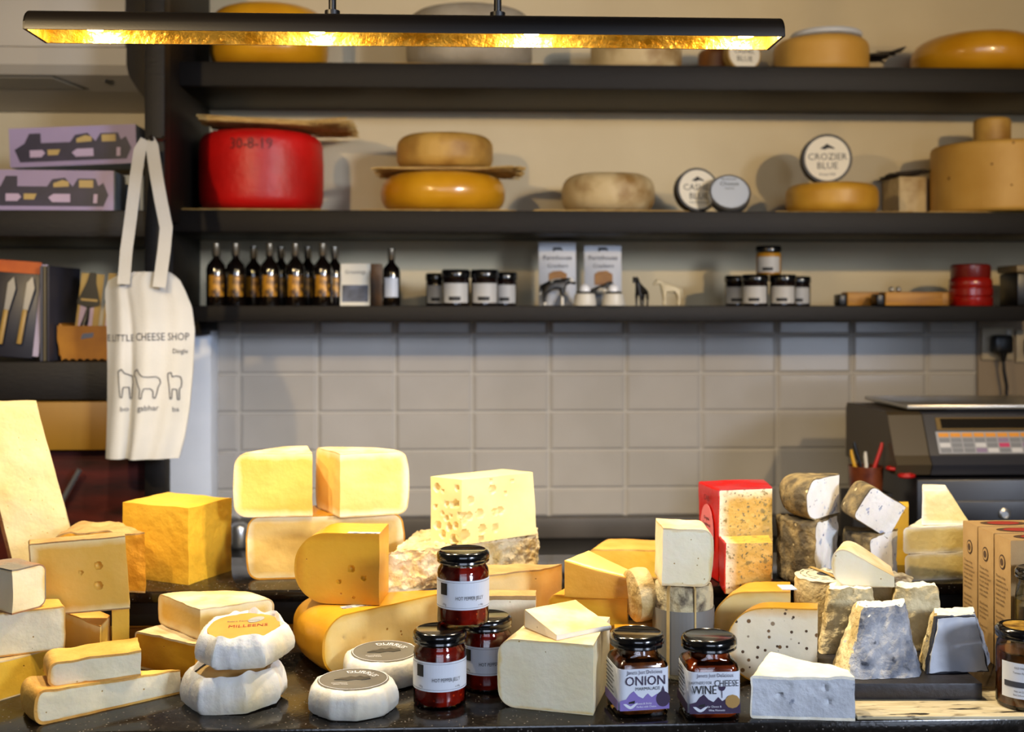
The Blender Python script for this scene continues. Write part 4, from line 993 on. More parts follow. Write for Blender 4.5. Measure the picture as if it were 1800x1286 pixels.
round_box('low bluish white round box leaning in front of a black rimmed box', 1283, 373, 2.775, .050, .022, steel, (('Cheese', .3, .45), ('Farmhouse', .16, .72), ('mature', .16, .2)), -28, -4, mtn=False, face=M('bluish_card', 'bcc4d0', .45)).location.z = Z2+.0475
round_box('round white and black cheese box standing on the small golden wheel', 1454, 265, 2.85, .0605, .036, boxd, (('CROZIER', .38, .06), ('BLUE', .38, -.30), ('Sheeps Milk', .14, -.64)), 0, -6).location.z = Z2+.1385
round_box('upright round cheese box on the top shelf under the lamp end', 1308, 92, 2.83, .044, .03, gold_s, (('CASHEL', .34, .12), ('BLUE', .42, -.30)), -6, 10).location.z = Z1+.0455

# ------------------------------------------------------------------ lower wall shelf
YB = 2.84
botm = M('dark_bottle', '0c0705', .08, coat=.6); capm = M('bottle_cap', '7a7468', .25, metal=.8)
lab_g = M('gold_bottle_label', 'b07a1c', .35, var='3a2408', vs=60, vmix=(.42, .58), metal=.3); lab_w = M('white_bottle_label', 'b8bcc4', .4)
def bottle(px, Y, h, R, label, group=None, labm=lab_g, first=[None]):
    x, y = atY(px, Y)
    r = thing('bottle', label, 'bottle', (x, y, Z3), (0, 0, fwd_rot(px)), group)
    if first[0] is None or labm is not lab_g:
        parts = [lathe('glass_body', [(0, 0), (.023, 0), (.025, .003), (.025, .085), (.022, .097), (.012, .108), (.0088, .113), (.0088, .130), (0, .130)], botm, r, seg=32),
                 lathe('cap', [(.0095, .118), (.0102, .119), (.0102, .147), (.0085, .149), (0, .149)], capm, r, seg=24),
                 arc_panel('label', .0252, -.020, .020, .022, .072, labm, r, n=16)]
        if labm is lab_g: first[0] = parts
    else:
        for q in first[0]:
            c = q.copy(); COL.objects.link(c); c.parent = r
    r.scale = (R/.025, R/.025, h/.149); return r
nm_ = ['first', 'second', 'third', 'fourth', 'fifth']
for i, px in enumerate((380, 414, 474, 519, 567)):
    bottle(px, 2.825, .149, .0232, 'dark liqueur bottle, %s from the left in the front row of the lower shelf' % nm_[i], 'dark bottles on the lower shelf')
for i, px in enumerate((446, 494, 541, 588)):
    bottle(px, 2.90, .146, .0225, 'dark liqueur bottle, %s from the left in the rear row of the lower shelf' % nm_[i], 'dark bottles on the lower shelf')
bottle(688, 2.82, .137, .0215, 'slim dark bottle with a white paper label standing alone', labm=lab_w)
# card, gift pack
x, y = atY(624, 2.87); cdn = thing('greeting_card', 'pale postcard with landscape leaning between the bottles', 'card', (x, y, Z3), (radians(-10), 0, 0))
box('card', (0, 0, .052), (.072, .002, .104), boxw, cdn, bev=0); box('picture', (0, -.0013, .030), (.064, .0006, .042), M('card_picture', '5c6374', .5, var='2a2c35', vs=30), cdn, bev=0)
text('lettering', 'Greetings', .013, inkg, cdn, lambda x, y: (x, -.0016, y+.083))
x, y = atY(657, 2.93); g_ = box('brown_packet', (x, y, Z3+.052), (.042, .03, .104), M('brown_packet', '6a4718', .5, var='3e280c', vs=20)); tag(g_, 'brown packet standing behind the slim single bottle', 'packet')
# small jars
jd = M('dark_preserve', '140806', .12, coat=.5); jlab = M('small_jar_label', 'b4b2ae', .5); ypan = M('yellow_preserve', 'a8761a', .3)
def small_jar(px, Y, z, R, H, label, group, cont=jd, lab=True):
    x, y = atY(px, Y); r = thing('small_jar', label, 'jar', (x, y, z), (0, 0, fwd_rot(px)), group)
    lathe('glass_body', [(0, 0), (R*.9, 0), (R*.99, .003), (R*.99, H*.70), (R*.9, H*.78), (0, H*.78)], cont, r, seg=36)
    lathe('lid', [(0, H*.76), (R, H*.76), (R*1.03, H*.80), (R*1.03, H*.95), (R*.94, H), (0, H)], lidm, r, seg=36)
    if lab:
        arc_panel('label', R, -R*1.0, R*1.0, H*.08, H*.62, jlab, r, n=16)
        arc_panel('artwork', R*1.008, -R*.5, R*.35, H*.14, H*.25, ink, r, n=8)
    return r
g1 = 'dark jars left of the toy cow'
small_jar(767, 2.90, Z3, .026, .080, 'dark preserve jar at the rear left of the group left of the toy cow', g1)
small_jar(801, 2.82, Z3, .0335, .086, 'dark preserve jar with white label, front left of the group left of the toy cow', g1)
small_jar(852, 2.825, Z3, .0335, .086, 'dark preserve jar with white label, front right of the group left of the toy cow', g1)
small_jar(888, 2.89, Z3, .029, .082, 'dark preserve jar at the rear right of the group left of the toy cow', g1)
g2 = 'stacked relish jars at the right of the lower shelf'
small_jar(1296, 2.90, Z3, .031, .075, 'relish jar at the rear left of the stacked relish group', g2)
small_jar(1327, 2.815, Z3, .0315, .075, 'relish jar at the front left of the stacked relish group', g2)
small_jar(1376, 2.82, Z3, .0315, .075, 'relish jar at the front right of the stacked relish group', g2)
small_jar(1404, 2.90, Z3, .029, .073, 'relish jar at the rear right of the stacked relish group', g2)
small_jar(1351, 2.84, Z3+.0752, .030, .070, 'relish jar on top of the stacked relish group', g2, cont=ypan)
# pouches
pouchm = M('paper_pouch', 'bdbfc4', .5, bump=.15, bs=30); pw = M('pouch_window', '7c4b12', .35, var='9c6a22', vs=30)
for px, lab, top in ((980, 'white upright pouch with cow drawing standing behind the toy cow', .158), (1060, 'white upright pouch with brown window standing right of the first pouch', .150)):
    x, y = atY(px, 2.90); r = thing('pouch', lab, 'pouch', (x, y, Z3), (radians(-3), 0, 0), 'white pouches on the lower shelf')
    bm = bmesh.new(); n_ = 8; rows = []
    for j in range(n_+1):
        t_ = j/n_; hw_ = .046; dd = .020*(1-t_)**.7+.001
        rows.append([bm.verts.new((sx*hw_, sy*dd*(1 if abs(sx) < 1 else .3), top*t_)) for sx, sy in ((-1, -1), (-.5, -1), (.5, -1), (1, -1), (1, 1), (.5, 1), (-.5, 1), (-1, 1))])
    for a_, b_ in zip(rows, rows[1:]):
        for k in range(8): bm.faces.new((a_[k], a_[(k+1) % 8], b_[(k+1) % 8], b_[k]))
    bm.faces.new(rows[0]); bm.faces.new(rows[-1]); bmo('bag', bm, pouchm, r, angle=40)
    yfn = lambda z: -(.020*(1-z/top)**.7+.0022)
    prism('window', [(-.036, .050), (.036, .050), (.036, .078), (.012, .086), (-.02, .084), (-.036, .078)], lambda x, y, h: Vector((x*.62, yfn(y)-h, y)), .0004, pw, r)
    text('lettering', 'Farmhouse', .016, inkg, r, lambda x, y: (x, yfn(.118+y), .118+y)); text('lettering', 'Crackers', .014, inkg, r, lambda x, y: (x, yfn(.098+y), .098+y))
    prism('cow_drawing', [(-.012, .136), (-.010, .144), (.008, .144), (.012, .140), (.012, .134), (.009, .138), (-.006, .138), (-.009, .134)], lambda x, y, h: Vector((x, yfn(y)-h, y)), .0004, ink, r)

def animal(label, px, Y, z, s, mats, spot=None, face=1, kind='toy_cow', ears=True, horn=False, yaw=0, neck=.9, cat='toy', legw=.045, body=.13):
    """one continuous skinned figure, s = body length"""
    x, y = atY(px, Y)
    V = [(0, 0, .62), (.28, 0, .66), (.5, 0, .66), (.62, 0, .72*neck+.1), (.76, 0, .70*neck+.12), (.90, 0, .60*neck+.12),   # 0-5 hip, mid, chest, neck, head, muzzle
         (0, .1, .42), (-.03, .1, .25), (0, .1, .02), (0, -.1, .42), (-.03, -.1, .25), (0, -.1, .02),
         (.5, .1, .42), (.5, .1, .22), (.5, .1, .02), (.5, -.1, .42), (.5, -.1, .22), (.5, -.1, .02), (-.12, 0, .60), (-.15, 0, .32),
         (.74, .11, .74*neck+.17), (.74, -.11, .74*neck+.17)]
    E = [(0, 1), (1, 2), (2, 3), (3, 4), (4, 5), (0, 6), (6, 7), (7, 8), (0, 9), (9, 10), (10, 11), (2, 12), (12, 13), (13, 14), (2, 15), (15, 16), (16, 17), (0, 18), (18, 19), (4, 20), (4, 21)]
    Rr = [body+.01, body+.03, body+.01, .085, .075, .05, .075, .045, legw, .075, .045, legw, .07, .045, legw, .07, .045, legw, .03, .02, .03, .03]
    me = bpy.data.meshes.new(kind); me.from_pydata([(v[0]*s*face, v[1]*s, v[2]*s) for v in V], E, [])
    bm = bmesh.new(); bm.from_mesh(me); lay = bm.verts.layers.skin.verify(); bm.verts.ensure_lookup_table()
    for i, v in enumerate(bm.verts): v[lay].radius = (Rr[i]*s, Rr[i]*s); v[lay].use_root = (i == 0)
    bm.to_mesh(me); bm.free(); me.materials.append(mats)
    o = bpy.data.objects.new(kind, me); COL.objects.link(o); o.modifiers.new('skin', 'SKIN'); m_ = o.modifiers.new('sub', 'SUBSURF'); m_.levels = 2; m_.render_levels = 2
    dg = bpy.context.evaluated_depsgraph_get(); me2 = bpy.data.meshes.new_from_object(o.evaluated_get(dg)); o.modifiers.clear(); o.data = me2
    me2.polygons.foreach_set('use_smooth', [True]*len(me2.polygons))
    mn = min(v.co.z for v in me2.vertices); o.location = (x, y, z-mn); o.rotation_euler = (0, 0, radians(yaw)); me2.materials.clear(); me2.materials.append(mats)
    return tag(o, label, cat)
cowm = M('black_white_cow', '0c0a0a', .45, var='d9d4c8', vs=30, vmix=(.50, .54), detail=1)
animal('black and white toy cow standing before the first white pouch', 958, 2.81, Z3, .082, cowm, body=.16)
animal('small black and white toy calf behind the white capped pots', 1040, 2.86, Z3+.0, .062, cowm, kind='toy_calf', neck=1.1)
animal('black toy goat standing right of the white capped pots', 1134, 2.82, Z3, .060, M('black_toy', '0e0b0a', .4), face=-1, kind='toy_goat', neck=1.35, yaw=50)
animal('cream toy sheep at the right of the black toy goat', 1192, 2.82, Z3, .068, M('cream_toy', 'cfc09c', .5), face=-1, kind='toy_sheep', neck=1.05)
for px, lab in ((1028, 'small white pot with a white dome cap right of the toy cow'), (1078, 'small white pot with a white dome cap beside the black toy goat')):
    x, y = atY(px, 2.80); r = thing('salt_pot', lab, 'pot', (x, y, Z3), (0, 0, 0), 'white pots beside the toy cow')
    lathe('pot', [(0, 0), (.027, 0), (.028, .003), (.024, .028), (.016, .030), (0, .030)], M('white_pot', 'c9c4b8', .4), r, seg=32)
    lathe('collar', [(0, .029), (.020, .029), (.021, .032), (.015, .034), (0, .034)], ink, r, seg=32)
    lathe('cap', [(.0135, .033), (.0135, .040), (.011, .047), (.006, .051), (0, .052)], M('white_cap', 'e6e6e8', .25), r, seg=32)
# wooden boxes, tin, dark crate
woodc = M('honey_wood', 'b57f22', .5, var='96641a', vs=12, stretch=(1, 8, 8), bump=.1)
for (pa_, pb_, Y, z, h, lab) in ((1484, 1556, 2.87, 0, .034, 'honey wood block with a black end, leftmost of three'), (1550, 1650, 2.80, 0, .033, 'honey wood block with a black end, front of three'), (1640, 1684, 2.88, 0, .034, 'honey wood block at the right, behind the front one')):
    xa_, y = atY(pa_, Y); xb_, _ = atY(pb_, Y); r = thing('wooden_board', lab, 'board', ((xa_+xb_)/2, y, Z3+z))
    box('block', (0, 0, h/2), (xb_-xa_, .05, h), woodc, r, bev=.003)
    box('end_cap', (-(xb_-xa_)/2-.010, 0, h*.42), (.0195, .046, h*.84), blackpl, r, bev=.004)
for px, lab in ((1567, 'tiny silver ball lying left on the front honey wood block'), (1579, 'tiny silver ball lying right on the front honey wood block')):
    x, y = atY(px, 2.80); b_ = lathe('silver_ball', [(0, 0), (.0035, .0008), (.006, .004), (.0065, .0065), (.006, .009), (.0035, .0122), (0, .013)], steel, seg=20); b_.location = (x, y, Z3+.033); tag(b_, lab, 'ball')
x, y = atY(1706, 2.85); r = thing('red_tin', 'glossy red ribbed tin standing at the right of the lower shelf', 'tin', (x, y, Z3))
rt = M('red_tin_paint', 'a3160a', .25, var='7d0e06', vs=20, coat=.4)
lathe('tin', [(0, 0), (.050, 0), (.052, .003), (.052, .020), (.049, .023), (.052, .026), (.052, .042), (.049, .045), (.051, .048), (.050, .064), (.045, .070), (0, .070)], rt, r)
lathe('tin_lid', [(.046, .069), (.047, .072), (.047, .098), (.042, .102), (0, .103)], M('dark_red_lid', '6d1109', .3, coat=.3), r)
x, y = atY(1800, 2.86); db = thing('dark_crate', 'dark box at the right end of the lower shelf', 'box', (x, y, Z3-.045)); 
box('crate', (.02, 0, .045+.04), (.09+.03, .10, .08), blackpl, db, bev=.004); box('crate_lid', (.02, 0, .135), (.128, .108, .018), M('tan_band', '7a6844', .5), db, bev=.003)
db.location.z = Z3-.0+0; 
for ch in db.children: ch.location.z -= .045

# ------------------------------------------------------------------ wall sockets and plugs
for px, py, lab in ((1752, 604, 'white wall socket with black plug and hanging cord'), (1812, 608, 'white wall socket with a black plug at the right edge')):
    x, y = atY(px, YW-.008); z = zpx(py, x, y); r = thing('wall_socket', lab, 'socket', (x, y, z), (0, 0, 0), 'wall sockets')
    box('plate', (0, -.0035, 0), (.086, .009, .086), M('socket_plate', 'a89a80', .5), r, bev=.003)
    box('rocker_switch', (.028, -.0095, .028), (.012, .004, .02), offwhite_pl, r, bev=.001)
    x2 = thing('power_plug', 'black power plug with cord, %s' % ('left of two' if px < 1800 else 'at the right edge'), 'plug', (x, y-.008, z), (0, 0, 0), 'black power plugs')
    box('plug', (0, -.022, .0), (.050, .040, .048), blackpl, x2, bev=.009)
    tube('strain_relief', [(0, -.03, -.022), (0, -.03, -.045)], [.011, .006], blackpl, x2, seg=12)
    tube('cord', [(0, -.03, -.04), (.002, -.03, -.07), (.010, -.028, -.11), (.010, -.026, -.14), (.002, -.025, -.175), (-.004, -.02, -.21), (-.002, -.02, -.40)], .0045, blackpl, x2, seg=10)

# ------------------------------------------------------------------ till, scale, pen cup
tm = M('till_black', '17161a', .35, bump=.03, bs=200); tm2 = M('till_side', '241f19', .45)
xt_, yt_ = atY(1612, 2.42); zt_ = zpx(842, xt_, yt_)
tl_ = thing('cash_till', 'black cash drawer under the shop scale', 'till', (xt_+.26, yt_+.17, zu0-.0))
zb0 = zu0
box('drawer_body', (0, .0, (zt_-zb0)/2+.0), (.52, .34, zt_-zb0-.002), tm, tl_, bev=.004)
box('drawer_front', (.01, -.1725, (zt_-zb0)-.085), (.48, .006, .08), tm, tl_, bev=.003); box('lower_front', (.01, -.1725, (zt_-zb0)-.165), (.48, .006, .07), tm, tl_, bev=.003)
rot = Matrix.Rotation(pi/2, 3, 'X')
xk = atY(1763, 2.42)[0]-tl_.location.x
lathe('key_lock', [(0, 0), (.012, 0), (.012, .004), (.008, .006), (.008, .003), (0, .003)], steel, tl_, seg=28, rot=rot, off=(xk, -.1755, zpx(903, xt_, yt_)-zb0))
# scale
sx0 = atY(1640, 2.43)[0]
scl_ = thing('shop_scale', 'grey and black shop scale with a coloured key panel', 'scale', (sx0+.22, 2.60, zt_))
sm = M('scale_body', '2b2c33', .35); smd = M('scale_side', '3a3020', .5)
def sec(name, poly, x0, x1, mat):   # side profile (y, z) swept along x
    return prism(name, [(a, b) for a, b in poly], lambda y, z, h: Vector((x0+h, y, z)), x1-x0, mat, scl_)
PR = [(-.16, .006), (-.17, .028), (-.155, .046), (-.115, .128), (-.10, .134), (.15, .134), (.16, .12), (.16, .006)]
sec('body', PR, -.22, .24, sm)
sec('side_cheek', [(y*1.0+.004, z*1.0) for y, z in PR], -.295, -.2205, smd)
box('platter', (-.0, .03, .144), (.50, .27, .010), M('platter_steel', 'a9a49a', .3, metal=.7), scl_, bev=.003)
box('platter_support', (0, .03, .1365), (.3, .2, .005), blackpl, scl_, bev=.0)
def onslope(u, v, off):   # point on sloping front: v from 0 (bottom) to 1
    a_, b_ = Vector((0, -.155, .046)), Vector((0, -.115, .128)); d_ = b_-a_; n_ = Vector((0, -d_.z, d_.y)).normalized(); p = a_+d_*v+n_*off; return Vector((u, p.y, p.z))
def panel(name, u0, u1, v0, v1, mat, off=.0008):
    return prism(name, [(u0, v0), (u1, v0), (u1, v1), (u0, v1)], lambda u, v, h: onslope(u, v, off+h), .0006, mat, scl_)
panel('display_frame', -.195, .21, .62, .93, M('display_frame', '5d4718', .4)); panel('display', -.185, .20, .66, .90, M('display_glass', '1d1a16', .1), .0016)
panel('key_panel', -.20, .22, .04, .58, M('key_panel_grey', '8d8f96', .45))
rn = random.Random(5); kc = [M('key_orange', 'c98420', .5), M('key_pink', 'b02a5c', .5), M('key_grey', '6d7078', .5), M('key_white', 'b9b9bd', .5), M('key_violet', '7c6a88', .5)]
for r_ in range(4):
    for c_ in range(16):
        u0 = -.195+.0255*c_; v0 = .07+.125*r_; k_ = (0 if r_ == 3 and c_ < 12 else rn.choice([1, 2, 2, 3, 4] if r_ > 0 else [2, 3, 2, 4]))
        panel('key', u0, u0+.022, v0, v0+.10, kc[k_], .0016)
# pen cup on a small box
x, y = atY(1522, 2.50); st = box('small_black_box', (x, y, zb0+.10), (.085, .085, .20), blackwood); tag(st, 'small black box carrying the brown pen cup left of the till', 'box')
zc_ = zb0+.2001; pc = thing('pen_cup', 'brown pen cup standing left of the cash till', 'cup', (x, y, zc_))
zrim = zpx(818, x, y)-zc_
lathe('cup', [(0, 0), (.034, 0), (.037, zrim), (.034, zrim), (.031, .004), (0, .004)], M('brown_cup', '43190c', .35, var='6b3416', vs=30, coat=.3), pc, seg=36)
for i, (dx, dy, tx, ty, hgt, mt, lab) in enumerate(((-.012, 0, -.012, 0, .05, blackpl, 'black marker leaning left in the brown pen cup'), (.004, .01, .0, .005, .028, offwhite_pl, 'white pen in the middle of the brown pen cup'),
        (.018, -.005, .014, 0, .05, M('red_pen', 'a0160c', .4), 'red pen at the right side of the brown pen cup'), (-.022, .008, -.006, 0, .034, M('yellow_pen', 'b88a18', .4), 'yellow pencil at the left rim of the brown pen cup'))):
    o = tube('pen', [(dx*.3, dy*.3, .006), (dx, dy, zrim), (dx+tx, dy+ty, zrim+hgt-.01), (dx+tx*1.1, dy+ty, zrim+hgt)], [.0042, .0042, .0042, .003], mt, None, seg=12)
    o.location = pc.location; tag(o, lab, 'pen', 'pens in the cup')
x, y = atY(1566, 2.47)
sc_ = thing('red_scissors', 'red handled scissors lying next to the pen cup on the cash till edge', 'scissors', (x+.038, 2.46, zt_+.001), (0, 0, .5))
for s in (-1, 1):
    tube('handle', [(.0+.016*cos(2*pi*k/14)-.03, s*.016+.013*sin(2*pi*k/14), .005+.012*(s > 0)) for k in range(15)], .0042, M('red_handle', '9c1210', .35), sc_, seg=8)
    box('blade', (.018, s*.003, .005+.004*(s > 0)), (.07, .009, .002), steel, sc_, bev=0)
# little steel cup on the back worktop
x, y = at(421, 2.92); zst = zu0
cu_ = lathe('steel_cup', [(0, 0), (.020, 0), (.022, .004), (.022, .050), (.019, .056), (.012, .060), (0, .062)], steel, seg=32); cu_.location = (x, y, zst+.0006); tag(cu_, 'small steel pot on the back worktop between the cheddar and the half wheel', 'pot')

# ------------------------------------------------------------------ air conditioner
x1_, y1_ = at(222, 2.75); acm = M('ac_white', 'b3aca0', .5); acd = M('ac_grey', '8d8678', .55)
ztop = zpx(-60, x1_, y1_); zmid = zpx(118, x1_, y1_); zbot = zpx(188, *at(150, 2.95))
ac = thing('air_conditioner', 'off white wall air conditioner in the top left corner', 'air conditioner', (x1_-.4, y1_, zmid))
zA = zpx(160, *at(150, 2.85)); AP = [(0, .005), (.02, -.015), (.11, zA-zmid), (YW-y1_-.002, zbot-zmid), (YW-y1_-.002, ztop-zmid), (0, ztop-zmid)]
prism('housing', AP, lambda y, z, h: Vector((-.6+h, y, z)), 1.0, acm, ac)
box('front_panel', (-.1, -.004, (ztop-zmid)/2+.02), (1.0, .007, ztop-zmid-.05), acm, ac, bev=.002)
sl = Vector((0, .09, (zA-zmid)+.015)); n_ = Vector((0, sl.z, -sl.y)).normalized()
prism('vent_flap', [(-.6, .12), (.22, .12), (.27, .80), (-.6, .80)], lambda u, v, h: Vector((u, .02, -.015))+sl*v+n_*(.0010+h), .002, acd, ac)
prism('flap_gap', [(-.605, .06), (.225, .06), (.285, .86), (-.605, .86)], lambda u, v, h: Vector((u, .02, -.015))+sl*v+n_*(.0002+h), .0006, blackpl, ac)
o_ = Vector((.345, .02, -.015))+sl*.35
lathe('indicator', [(0, 0), (.012, 0), (.010, .002), (0, .002)], steel, ac, seg=20, rot=Matrix.Rotation(pi-.4, 3, 'X'), off=o_)

# ------------------------------------------------------------------ raclette boxes on the upper side shelf
lilac = M('lilac_card', '9c8cae', .5, var='8f7fa2', vs=4); machine = M('machine_print', '2a2440', .5, var='1c1830', vs=20); cheesep = M('cheese_print', 'b59a5c', .5); pinkp = M('pale_print', 'b7a2bd', .5); sidec = M('box_side_white', 'a7acae', .5)
def raclette(lab, pl, pr, pb, pt, d, rz, top_tilt, dz):
    xl, yl = at(pl, d); xr, yr_ = at(pr, d-.0); W_ = hypot(xr-xl, yr_-yl); H_ = .088*(pb-pt)/88
    r = thing('raclette_box', lab, 'box', ((xl+xr)/2, (yl+yr_)/2, za+dz), (0, radians(top_tilt), radians(rz)), 'lilac appliance boxes')
    box('carton', (0, .055, H_/2), (W_, .11, H_), sidec, r, bev=.001)
    box('front_print', (0, -.0006, H_/2), (W_, .0008, H_), lilac, r, bev=0)
    f0 = lambda x, y, h=0: Vector((x*W_, -.0012-h, y*H_))
    prism('printed_machine', [(-.42, .12), (-.46, .45), (-.38, .6), (-.34, .85), (-.25, .85), (-.25, .6), (-.02, .6), (.02, .78), (.12, .82), (.18, .6), (.22, .8), (.36, .8), (.38, .62), (.42, .7), (.46, .4), (.42, .12)], f0, .0004, machine, r)
    f1 = lambda x, y, h=0: f0(x, y, h+.0006)
    prism('printed_cheese', [(.03, .58), (.03, .68), (.10, .76), (.15, .72), (.15, .60)], f1, .0003, cheesep, r); prism('printed_cheese', [(.23, .58), (.23, .76), (.34, .76), (.34, .58)], f1, .0003, cheesep, r)
    prism('printed_pan', [(-.34, .24), (-.34, .42), (-.24, .42), (-.22, .34), (-.25, .24)], f1, .0003, pinkp, r); prism('printed_pan', [(.02, .22), (-.01, .33), (.03, .42), (.16, .42), (.16, .22)], f1, .0003, pinkp, r)
    prism('printed_cheese', [(-.20, .28), (-.20, .42), (-.10, .42), (-.12, .28)], f1, .0003, cheesep, r); prism('printed_pan', [(.34, .2), (.345, .42), (.375, .42), (.37, .2)], f1, .0003, pinkp, r)
    return r
raclette('lilac box with a picture of a table grill, lower and nearer of two', -22, 197, 365, 277, 2.535, 3, 0, .0008)
raclette('lilac box with a picture of a table grill, upper and farther of two', 20, 240, 300, 212, 2.66, 0, -2.5, .1145)
bx = box('white_carton', ((at(120, 2.8)[0]), at(120, 2.8)[1], za+.050), (.40, .18, .0985), sidec); tag(bx, 'plain pale carton lying behind the lilac boxes on the side shelf', 'box')

# ------------------------------------------------------------------ knife sets and crate on the lower side shelf
pb_ = at(20, 2.52); fr = thing('knife_set', 'boxed cheese knives with an orange band at the left edge of the side shelf', 'knife set', (at(10, 2.53)[0], at(10, 2.53)[1], zb2+.0095), (radians(-6), radians(4), radians(2)))
box('tray', (-.03, .01, .105), (.17, .02, .21), M('tray_navy', '17151f', .4), fr, bev=.002); box('band', (-.03, -.0015, .196), (.17, .002, .026), M('orange_band', 'c05c10', .5, var='9c3a08', vs=9), fr, bev=0)
box('edge', (.0625, -.002, .105), (.012, .003, .20), M('lilac_edge', '9f94a8', .5), fr, bev=0)
for dx, dz_, m1_ in ((-.055, .085, steel), (-.01, .095, steel), (.03, .10, steel)):
    kn = thing('cheese_knife', 'small cheese knife in the boxed set, %s' % {-.055: 'left one', -.01: 'middle one', .03: 'right one'}[dx], 'knife', fr.location+Vector((dx, -.006, .02)), (radians(-6), radians(8), radians(2)), 'knives in the boxed set')
    box('handle', (0, -.004, .045), (.010, .006, .075), M('horn_handle', '9a7a3a', .4), kn, bev=.002)
    prism('blade', [(-.004, .082), (.006, .082), (.012, .13), (.004, .155), (-.006, .14)], lambda x, y, h: Vector((x, -.005+h, y)), .0015, steel, kn)
for i, px in enumerate((84, 90, 96)):
    x, y = at(px, 2.55); o = box('flat_folder', (x, y+.06, zb2+.1025), (.006, .16, .205), [M('folder_a', '4a4a52', .5), M('folder_b', '5e543e', .5), M('folder_c', '2e2c33', .5)][i], rotz=-.1)
    tag(o, ['grey', 'olive', 'dark'][i]+' flat pack standing upright between the knife set and the wooden crate', 'pack', 'flat packs on the side shelf')
x, y = at(160, 2.56); cr = thing('wooden_crate', 'small wooden crate with scalloped lower edge on the side shelf', 'crate', (x, y, zb2+.001))
cw_ = .145; sc2 = [(-cw_/2, .075), (-cw_/2, .045)]+[(-cw_/2+.010+(cw_-.020)*k/24, .0+.004*abs(sin(k*pi/3))) for k in range(25)]+[(cw_/2, .045), (cw_/2, .075)]
prism('front_board', sc2, lambda x, y, h: Vector((x, h, y)), .006, M('crate_wood', 'a56c12', .5, var='8a560c', vs=14), cr)
box('base', (0, .08, .012), (cw_-.02, .14, .008), M('crate_wood', 'a56c12'), cr); 
for s in (-1, 1): box('side_board', (s*(cw_/2-.004), .08, .045), (.006, .15, .07), M('crate_wood', 'a56c12'), cr)
prism('label_sticker', [(-.022, .046), (.004, .050), (.006, .060), (-.018, .058)], lambda x, y, h: Vector((x, -.0008+h, y)), .0006, M('blue_sticker', '5a627c', .5), cr)
for i, (dx, lab) in enumerate(((-.026, 'black cheese slicer on a pale card in the wooden crate, left one'), (.027, 'black cheese slicer on a pale card in the wooden crate, right one'))):
    k = thing('cheese_slicer', lab, 'slicer', (x+dx, y+.032+.02*i, zb2+.0225), (radians(-6), radians(5), 0), 'cheese slicers in the crate')
    box('backing_card', (0, .002, .085), (.050, .001, .17), [M('card_yellow', 'a98c4c', .6), M('card_yellow', 'a98c4c', .6)][i], k, bev=0)
    box('card_stripe', (-.004, .0008, .060), (.030, .001, .075), pinkp, k, bev=0)
    prism('blade', [(-.024, .100), (-.026, .106), (-.010, .150), (-.006, .172), (.008, .172), (.010, .150), (.024, .106), (.022, .100), (.004, .094), (-.004, .094)], lambda x, y, h: Vector((x, -.003+h, y)), .002, blackpl, k)
    prism('slot', [(-.018, .108), (.018, .108), (.018, .113), (-.018, .113)], lambda x, y, h: Vector((x, -.0038+h, y)), .0006, cheesep, k)
    tube('handle', [(0, -.003, .096), (-.002, -.004, .070), (-.006, -.006, .045), (-.008, -.006, .012)], [.003, .006, .008, .008], blackpl, k, seg=10)

# ------------------------------------------------------------------ tote bag hanging on the post
cloth = M('calico', 'b9b8b6', .85, var='adaba6', vs=6, bump=.2, bs=220, sheen=.2)
dB = 2.40; cx_, cy_ = at(264, dB)
tb = thing('tote_bag', 'cream cotton tote bag hanging from the black post', 'bag', (cx_, cy_, zpx(805, cx_, cy_)))
kx = dB/F
rows_ = [(478, 222, 296), (490, 190, 312), (510, 183, 322), (540, 184, 334), (580, 186, 339), (650, 187, 336), (720, 187, 330), (770, 186, 322), (806, 185, 312)]
def rowat(py):
    for a_, b_ in zip(rows_, rows_[1:]):
        if py <= b_[0]:
            t_ = (py-a_[0])/(b_[0]-a_[0]); return a_[1]+(b_[1]-a_[1])*t_, a_[2]+(b_[2]-a_[2])*t_
    return rows_[-1][1:]
def fold(u, v):   # depth of the cloth
    return .012*cos(u*6.2+.6)*(1-.3*v)+.022*math.exp(-((u-.30)/.055)**2)*(.35+.65*v)+.004*sin(u*19+v*3)
def bagpt(u, v, off=0):
    py = 478+(806-478)*v; l_, r_ = rowat(py); px = l_+(r_-l_)*u
    edge_ = min(u, 1-u)/.5; bul = .018*(1-(1-edge_)**4)
    return Vector(((px-264)*kx, -.030-bul*.6+fold(u, v)*.9-off+.030, (805-py)*kx))
nu_, nv_ = 60, 44; vs, fs = [], []
for sd_ in (0, 1):
    for j in range(nv_+1):
        for i in range(nu_+1):
            p = bagpt(i/nu_, j/nv_)
            if sd_: p = Vector((p.x, p.y+.006+.03*sin(pi*i/nu_)**.5, p.z))
            vs.append(p)
st_ = nu_+1; B0 = st_*(nv_+1)
for j in range(nv_):
    for i in range(nu_):
        a_ = j*st_+i; fs += [(a_, a_+1, a_+1+st_, a_+st_), (B0+a_, B0+a_+st_, B0+a_+1+st_, B0+a_+1)]
    fs += [(j*st_, (j+1)*st_, B0+(j+1)*st_, B0+j*st_), (j*st_+nu_, B0+j*st_+nu_, B0+(j+1)*st_+nu_, (j+1)*st_+nu_)]
for i in range(nu_): fs.append((nv_*st_+i, nv_*st_+i+1, B0+nv_*st_+i+1, B0+nv_*st_+i))
bo = mobj('bag_body', vs, fs, cloth, tb); clean(bo)
def onbag(px, py, off=.0012):
    l_, r_ = rowat(py); v = (py-478)/(806-478); u = max(0, min(1, (px-l_)/(r_-l_))); return bagpt(u, v, off)
